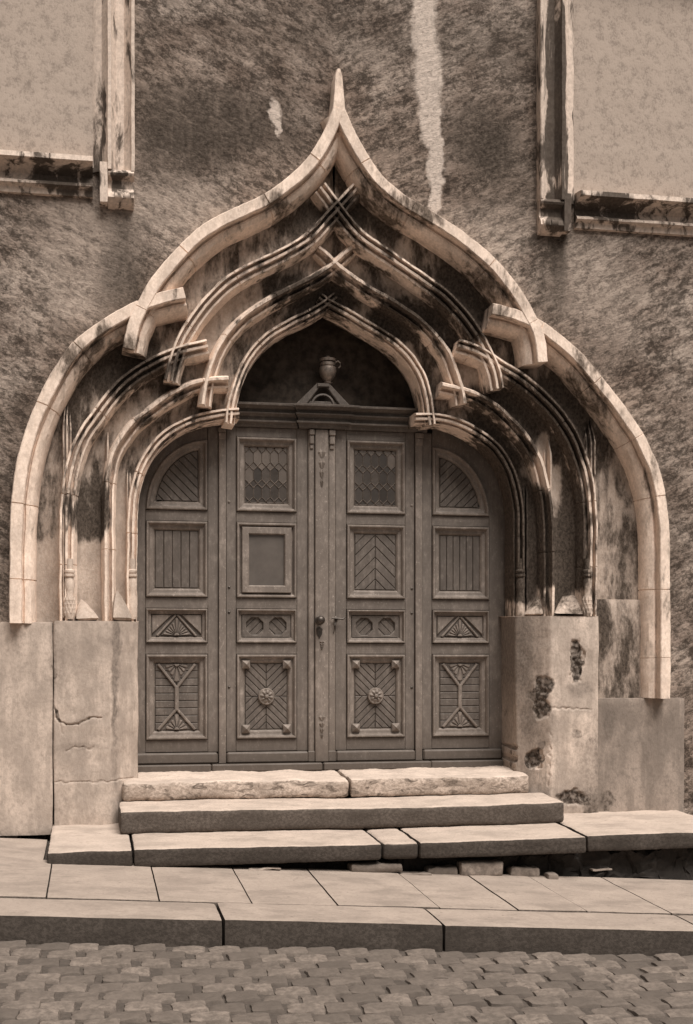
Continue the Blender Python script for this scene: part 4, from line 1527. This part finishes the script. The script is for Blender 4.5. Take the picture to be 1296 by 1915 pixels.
# knob on the strip: a short neck and a ball, axis towards the street
def turned(prof, x, y, z, seg=18):
    m = MB()
    vs, fs = [], []
    for r, dy in prof:
        vs += [(x + r * math.cos(2 * math.pi * i / seg), y - dy, z + r * math.sin(2 * math.pi * i / seg)) for i in range(seg)]
    for k in range(len(prof) - 1):
        fs += [(k * seg + i, k * seg + (i + 1) % seg, (k + 1) * seg + (i + 1) % seg, (k + 1) * seg + i) for i in range(seg)]
    fs.append(tuple(range((len(prof) - 1) * seg, len(prof) * seg)))
    m.add(vs, fs)
    return m
turned([(.034, 0), (.034, .004), (.026, .008), (.012, .012), (.011, .030), (.022, .036), (.030, .046), (.033, .058), (.030, .070), (.020, .080), (.006, .084)], xk[0], -.040, z).build('door_knob', M['iron'], lf, smooth=40)
zk = P(598, 1180, -.045)[1]
esc = board([(xk[0] - .020, zk - .02), (xk[0], zk - .058), (xk[0] + .020, zk - .02), (xk[0] + .024, zk + .015), (xk[0], zk + .034), (xk[0] - .024, zk + .015)], -.047, -.039, .002).build('escutcheon', M['iron'], lf)
turned([(.009, 0), (.009, .001), (.001, .0015)], xk[0], -.0472, zk + .006, 10).build('keyhole', M['backing'], esc)
# lever handle on the right leaf
hx, hz = P(624, 1157, -.05)
hd = turned([(.022, 0), (.022, .006), (.012, .010), (.010, .045)], hx + .02, -.0005, hz, 14).build('handle_rose', M['iron'], rl, smooth=40)
tube([(hx + .02, -.042, hz), (hx - .015, -.05, hz + .004), (hx + .03, -.052, hz + .002), (hx + .07, -.052, hz - .002), (hx + .085, -.050, hz + .012)][1:], [.007, .008, .008, .006]).build('lever', M['iron'], hd, smooth=True)
tube([(hx + .02, -.03, hz), (hx + .01, -.05, hz - .05), (hx + .004, -.03, hz - .11)], [.005, .006, .003]).build('latch_bar', M['iron'], hd, smooth=True)
# nail heads down the joint strips
for s, par in ((-1, lf), (1, rl)):
    for zz in (1.98, 1.36, 1.17, .62):
        turned([(.010, 0), (.009, .004), (.003, .007)], s * .688, -.0005, zz + random.uniform(-.01, .01), 10).build('nail_head', M['wood_trim'] if zz > 1.9 else M['iron'], par)

# ------------------------------------------------------------------ transom and tympanum
ZC0, ZC1 = ZL, P(500, 748, -.12)[1]
tr = thing('door_transom', (0, 0, ZC0), 'dark moulded wooden cornice over the double door with a stepped middle', 'transom')
hC = ZC1 - ZC0
pc = [(.05, 0), (-.026, 0), (-.030, .06 * hC), (-.034, .14 * hC), (-.064, .18 * hC), (-.066, .25 * hC), (-.040, .275 * hC), (-.044, .36 * hC), (-.064, .46 * hC), (-.084, .50 * hC), (-.086, .55 * hC), (-.060, .57 * hC), (-.066, .66 * hC), (-.096, .76 * hC), (-.128, .80 * hC), (-.130, .87 * hC), (-.09, .92 * hC), (-.03, hC), (.05, hC)]
def cornice(xs, name):
    m = MB()
    k = len(pc)
    vs = []
    for x, e in xs:
        for y, zz in pc:
            f = 1 if y < 0 else 0
            vs.append((x[0] + (x[1] - x[0]) * min(1, max(0, -y / .13)), y - e * f, ZC0 + zz))
    fs = []
    for i in range(len(xs) - 1):
        for j in range(k):
            fs.append((i * k + j, (i + 1) * k + j, (i + 1) * k + (j + 1) % k, i * k + (j + 1) % k)[::-1])
    fs += [tuple(range(k)), tuple(range((len(xs) - 1) * k, len(xs) * k))[::-1]]
    m.add(vs, fs)
    return m.build(name, M['wood_dark'], tr)
cornice([((-.80, -.80), 0), ((-.17, -.235), 0)], 'cornice')
cornice([((.15, .255), 0), ((.80, .80), 0)], 'cornice')
cornice([((-.165, -.238), .03), ((.145, .26), .03)], 'cornice_middle')
m = MB()
box(-1.0, 1.0, .08, .14, ZC0 - .02, P(613, 540, .1)[1]).build('tympanum_board', M['tymp'], tr)
# little gable under the urn
gx = P(604, 735, -.06)[0]
gz0, gz1 = ZC1 - .012, P(604, 717, -.06)[1]
ww = .175
bo = MB()
yfg, ybg = -.075, -.03
board([(gx - ww - .03, gz0), (gx - ww + .05, gz0), (gx - .01, gz1 - .01), (gx - .045, gz1)], yfg, ybg, .006, bo)
board([(gx + ww + .03, gz0), (gx + .045, gz1), (gx + .01, gz1 - .01), (gx + ww - .05, gz0)], yfg, ybg, .006, bo)
board([(gx - .045, gz1 - .004), (gx - .045, gz1 - .03), (gx + .045, gz1 - .03), (gx + .045, gz1 - .004)], yfg - .012, ybg, .004, bo)
gb = bo.build('gable', M['wood_dark'], tr)
arc = [(gx + .075 * math.cos(math.pi * i / 10), gz0 + .075 * math.sin(math.pi * i / 10)) for i in range(11)]
moulding(arc, [(-.014, -.045), (-.012, -.062), (.0, -.066), (.006, -.05)]).build('gable_arch', M['wood_dark'], gb)
board(rect(gx - ww + .02, gx + ww - .02, gz0, gz0 + .03), -.055, -.03, .003).build('gable_base', M['wood_dark'], gb)

ux = P(613, 690, -.05)[0]
zu = lambda p: P(613, p, -.05)[1]
urn = thing('urn', (ux, -.05, gz1), 'small dark metal urn with a shiny collar on the gable over the door', 'urn')
lathe([(.030, gz1), (.034, zu(716)), (.022, zu(714)), (.036, zu(710)), (.055, zu(703)), (.064, zu(694)), (.060, zu(687)), (.048, zu(685))], ux, -.05, 24).build('bowl', M['brass'], urn, smooth=35)
lathe([(.050, zu(685.2)), (.056, zu(684)), (.056, zu(679)), (.044, zu(677)), (.060, zu(676)), (.062, zu(671.5)), (.046, zu(670)), (.018, zu(668)), (.012, zu(666))], ux, -.05, 24).build('collar', M['brass'], urn, smooth=35)
tube([(ux + .055, -.052, zu(678)), (ux + .075, -.056, zu(675)), (ux + .092, -.058, zu(678)), (ux + .094, -.058, zu(684)), (ux + .080, -.056, zu(688))], .006).build('spout', M['brass'], urn, smooth=True)

# ------------------------------------------------------------------ steps
def hgt(py, depth_y, px):
    return P(px, py, depth_y)[1]
# treads fall a little to the street; each block is built level and its top sheared forward
def block(x0, x1, yf, yb, zf_top, zf_bot, slope, mat, parent, name='step_block', rnd=.02, amp=.005, skew=0.0, amp2=.002, res=.018):
    m = hexa(x0, x1, yf, yb, zf_bot, zf_top, res, rnd, amp, 5, amp2)
    vv = []
    for x, y, z in m.v:
        f = (z - zf_bot) / max(zf_top - zf_bot, 1e-6)
        f = min(1, max(0, f))
        vv.append((x + skew * (y - yf), y, z + (slope * (y - yf) - .010 * math.exp(-((x - .1) / .7) ** 2) + .006 * nz((x, y, 4), 1.4)) * f))
    m.v = vv
    return m.build(name, mat, parent, smooth=50)

YS1 = -.58
z1t, z1b = P(600, 1457, YS1)[1], P(600, 1492, YS1)[1]
s1 = thing('stone_step', (0, YS1, z1b), 'top step of pale crumbling sandstone directly below the door', 'step', 'steps up to the door')
xl, xj, xr = P(228, 1470, YS1)[0], P(655, 1465, YS1)[0], P(991, 1460, YS1)[0]
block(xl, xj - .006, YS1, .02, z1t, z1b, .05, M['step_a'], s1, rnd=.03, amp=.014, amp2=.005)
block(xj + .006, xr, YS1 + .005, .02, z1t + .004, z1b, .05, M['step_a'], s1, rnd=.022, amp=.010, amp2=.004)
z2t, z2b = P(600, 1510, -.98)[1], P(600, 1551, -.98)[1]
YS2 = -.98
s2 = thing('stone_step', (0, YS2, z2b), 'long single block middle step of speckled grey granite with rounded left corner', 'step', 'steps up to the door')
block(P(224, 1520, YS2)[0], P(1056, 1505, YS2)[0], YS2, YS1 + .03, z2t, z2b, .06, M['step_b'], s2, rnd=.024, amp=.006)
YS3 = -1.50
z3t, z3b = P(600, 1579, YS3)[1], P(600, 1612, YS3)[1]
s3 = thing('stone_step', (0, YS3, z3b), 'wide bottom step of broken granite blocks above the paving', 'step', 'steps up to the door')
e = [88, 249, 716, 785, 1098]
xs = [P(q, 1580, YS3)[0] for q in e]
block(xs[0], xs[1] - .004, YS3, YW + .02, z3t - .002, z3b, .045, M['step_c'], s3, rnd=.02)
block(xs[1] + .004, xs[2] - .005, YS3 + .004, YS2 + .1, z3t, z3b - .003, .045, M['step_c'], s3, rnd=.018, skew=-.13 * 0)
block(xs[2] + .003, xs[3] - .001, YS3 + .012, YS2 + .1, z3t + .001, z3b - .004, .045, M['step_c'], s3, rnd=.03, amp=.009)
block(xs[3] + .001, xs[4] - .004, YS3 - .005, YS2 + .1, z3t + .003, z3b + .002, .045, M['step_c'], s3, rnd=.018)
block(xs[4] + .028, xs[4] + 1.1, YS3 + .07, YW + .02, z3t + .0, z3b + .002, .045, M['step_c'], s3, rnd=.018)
# filling under the treads
hexa(xs[0] + .06, xs[4] + 1.05, YS3 + .17, -.2, -.75, z3b - .002, .03, .01, .06, 9, .02).build('footing', M['void'], s3)

# ------------------------------------------------------------------ pavement, kerb, road
# surface falls to the right and a little to the street
A0 = P(250, 1620, YS3)
A1 = P(1000, 1643, YS3)
SLX = (A1[1] - A0[1]) / (A1[0] - A0[0])
SLY = .03
def pz(x, y):
    return A0[1] + SLX * (x - A0[0]) + SLY * (y - YS3)
def GP(px, py):
    """photo pixel -> point on the pavement surface"""
    z = A0[1]
    for _ in range(30):
        x, y = G(px, py, z)
        z = pz(x, y)
    return x, y, z
ground = MB()
ground.add([(-200, -200, -1.3), (200, -200, -1.3), (200, 200, -1.3), (-200, 200, -1.3)], [(0, 1, 2, 3)])
go = ground.build('ground', M['dirt'], None)
go['kind'] = 'structure'

yk = sum(GP(px, py)[1] for px, py in ((300, 1687), (820, 1695), (1095, 1703))) / 3
ykf = sum(GP(px, py)[1] for px, py in ((420, 1721), (820, 1727))) / 2
pave = bpy.data.objects.new('pavement', None)
pave['kind'] = 'structure'
pave.location = (0, yk, -.55)
col.objects.link(pave)
bd = MB()
X0, X1 = -6.5, 7.5
bd.add([(X0, yk - .02, pz(X0, yk) - .03), (X1, yk - .02, pz(X1, yk) - .03), (X1, YW, pz(X1, YW) - .03), (X0, YW, pz(X0, YW) - .03)], [(0, 1, 2, 3)])
bd.build('paving_bed', M['dirt'], pave)
def slab(x0, x1, y0, y1, th, mat, parent, name, rnd=.006, dz=0.0, tilt=0.0):
    m = hexa(x0, x1, y0, y1, 0, th, .05, rnd, .0018, 4, .0012)
    vv = []
    for x, y, z in m.v:
        vv.append((x, y, z + pz(x, y) - th + dz + tilt * (x - (x0 + x1) / 2)))
    m.v = vv
    return m.build(name, mat, parent, smooth=50)
jx = [GP(px, py)[0] for px, py in ((85, 1688), (299, 1688), (472, 1689), (630, 1690), (819, 1694), (965, 1698), (1096, 1703))]
jx = [jx[0] - 3.1, jx[0] - 2.3, jx[0] - 1.55, jx[0] - .78] + jx + [jx[-1] + .52, jx[-1] + 1.2, jx[-1] + 1.9, jx[-1] + 2.6]
ybk = YS3 + .12
for i in range(len(jx) - 1):
    g = random.uniform(.0015, .0035)
    slab(jx[i] + g, jx[i + 1] - g * .6, yk + .002, ybk, .07, M['slab'], pave, 'paving_slab', dz=random.uniform(-.003, .003), tilt=random.uniform(-.004, .004))
# pavement strip against the wall on both sides of the steps
for xa, xb in ((-6.3, -5.4), (-5.4, -4.5), (-4.5, -3.7), (-3.7, -2.95), (-2.95, xs[0] - .02), (xs[4] + 1.13, 4.2), (4.2, 5.1), (5.1, 6.1)):
    slab(xa + .005, xb - .005, ybk + .008, YW - .005 if xa < -4 or xa > 3 else YW - .1, .07, M['slab'], pave, 'paving_slab', dz=random.uniform(-.004, .003))
kb = bpy.data.objects.new('kerb', None)
kb['kind'] = 'structure'
kb.location = (0, ykf, -.6)
col.objects.link(kb)
kx = [GP(px, py)[0] for px, py in ((412, 1706), (810, 1711))]
kx = [kx[0] - 4.3, kx[0] - 2.9, kx[0] - 1.5] + kx + [kx[1] + 1.5, kx[1] + 2.9, kx[1] + 4.3]
for i in range(len(kx) - 1):
    slab(kx[i] + .003, kx[i + 1] - .003, ykf, yk - .001, .22, M['kerb'], kb, 'kerb_stone', .016, random.uniform(-.004, .003))
# road of small setts
road = bpy.data.objects.new('road', None)
road['kind'] = 'structure'
road.location = (0, ykf - 1, -.75)
col.objects.link(road)
def rz(x, y):
    return pz(x, ykf) - .13 - .015 * (ykf - y)
bd = MB()
bd.add([(-6.5, -14, rz(-6.5, -14) - .016), (7.5, -14, rz(7.5, -14) - .016), (7.5, ykf + .03, rz(7.5, ykf) - .016), (-6.5, ykf + .03, rz(-6.5, ykf) - .016)], [(0, 1, 2, 3)])
bd.build('road_bed', M['dirt'], road)
settm = []
for v in range(10):
    a = [random.uniform(.068, .090), random.uniform(.062, .074)]
    m = hexa(-a[0], a[0], -a[1], a[1], -.07, 0, .022, .018, .010, 9 + v, .003)
    me = bpy.data.meshes.new('sett')
    me.from_pydata(m.v, [], m.f)
    me.materials.append(M['sett'])
    me.polygons.foreach_set('use_smooth', [True] * len(me.polygons))
    settm.append((me, m))
rest = MB()
px_, py_ = .172, .150
cnt = 0
for r in range(60):
    y = ykf - .085 - r * py_
    for c in range(-36, 40):
        x = c * px_ + (r % 2) * px_ * .5 + random.uniform(-.012, .012) + .04 * nz((r, c, 0), .7)
        wd_ = (x - CAM[0]) * math.sin(YAW) + (y - CAM[1]) * math.cos(YAW)
        ua = FPX * ((x - CAM[0]) * math.cos(YAW) - (y - CAM[1]) * math.sin(YAW)) / max(wd_, .1)
        near = abs(ua) < 720 and HOR + FPX * (CAM[2] - rz(x, y)) / max(wd_, .1) < 1990 and wd_ > .5
        me, mm = random.choice(settm)
        yy = y + random.uniform(-.008, .008)
        dz = random.uniform(-.008, .006)
        if near and cnt < 298:
            o = bpy.data.objects.new('sett', me)
            o.parent = road
            o.location = (x, yy - road.location.y, rz(x, yy) + dz - road.location.z)
            o.rotation_euler = (random.uniform(-.02, .02), random.uniform(-.02, .02), random.uniform(-.07, .07))
            col.objects.link(o)
            cnt += 1
        elif y > ykf - 5.5 and -5 < x < 5.5:
            q = MB()
            # coarse stone for the rest of the street
            a, b = .075, .062
            z = rz(x, yy) + dz
            rest.add([(x - a, yy - b, z - .02), (x + a, yy - b, z - .02), (x + a, yy + b, z - .02), (x - a, yy + b, z - .02), (x - a * .8, yy - b * .75, z), (x + a * .8, yy - b * .75, z), (x + a * .8, yy + b * .75, z), (x - a * .8, yy + b * .75, z)],
                     [(4, 5, 6, 7), (0, 1, 5, 4), (1, 2, 6, 5), (2, 3, 7, 6), (3, 0, 4, 7)])
ro = rest.build('sett_field', M['sett'], road, smooth=True, kind='stuff')

# ------------------------------------------------------------------ loose stones packed under the bottom step
def pebble(px0, px1, py0, py1, yd, label, mat, sd):
    xa, zb = P(px0, py1, yd)
    xb, zt = P(px1, py0, yd)
    cx_, cz_ = (xa + xb) / 2, (zb + zt) / 2
    base = pz(cx_, yd)
    m = hexa(xa, xb, yd, yd + .12, zb, zt, .015, min(.02, (zt - zb) * .3), .010, 8 + sd, .004)
    o = m.build('packing_stone', mat, None, smooth=40)
    o['label'] = label
    o['category'] = 'stone'
    o['group'] = 'loose stones packed under the bottom step'
pebble(656, 754, 1615, 1635, YS3 + .03, 'wide grey packing stone under the bottom step near its middle', M['rubble'], 1)
pebble(862, 942, 1611, 1642, YS3 + .04, 'large dark wedge stone under the right part of the bottom step', M['rubble'], 2)
pebble(1027, 1048, 1636, 1648, YS3 - .02, 'tiny pale round stone lying at the right end under the step', M['pale_rubble'], 3)
pebble(752, 808, 1634, 1640, YS3 + .0, 'flat pale stone chip lying on the paving edge', M['pale_rubble'], 4)
pebble(466, 524, 1624, 1629, YS3 + .0, 'thin pale mortar flake on the paving left of middle', M['pale_rubble'], 5)
pebble(800, 858, 1622, 1641, YS3 + .06, 'dark flat packing stone just left of the large wedge stone', M['rubble'], 7)
pebble(955, 1012, 1622, 1645, YS3 + .07, 'dark packing stone between the large wedge and the tiny pale stone', M['rubble'], 8)
pebble(1108, 1146, 1624, 1629, YS3 + .12, 'narrow pale flake under the far right block', M['pale_rubble'], 6)
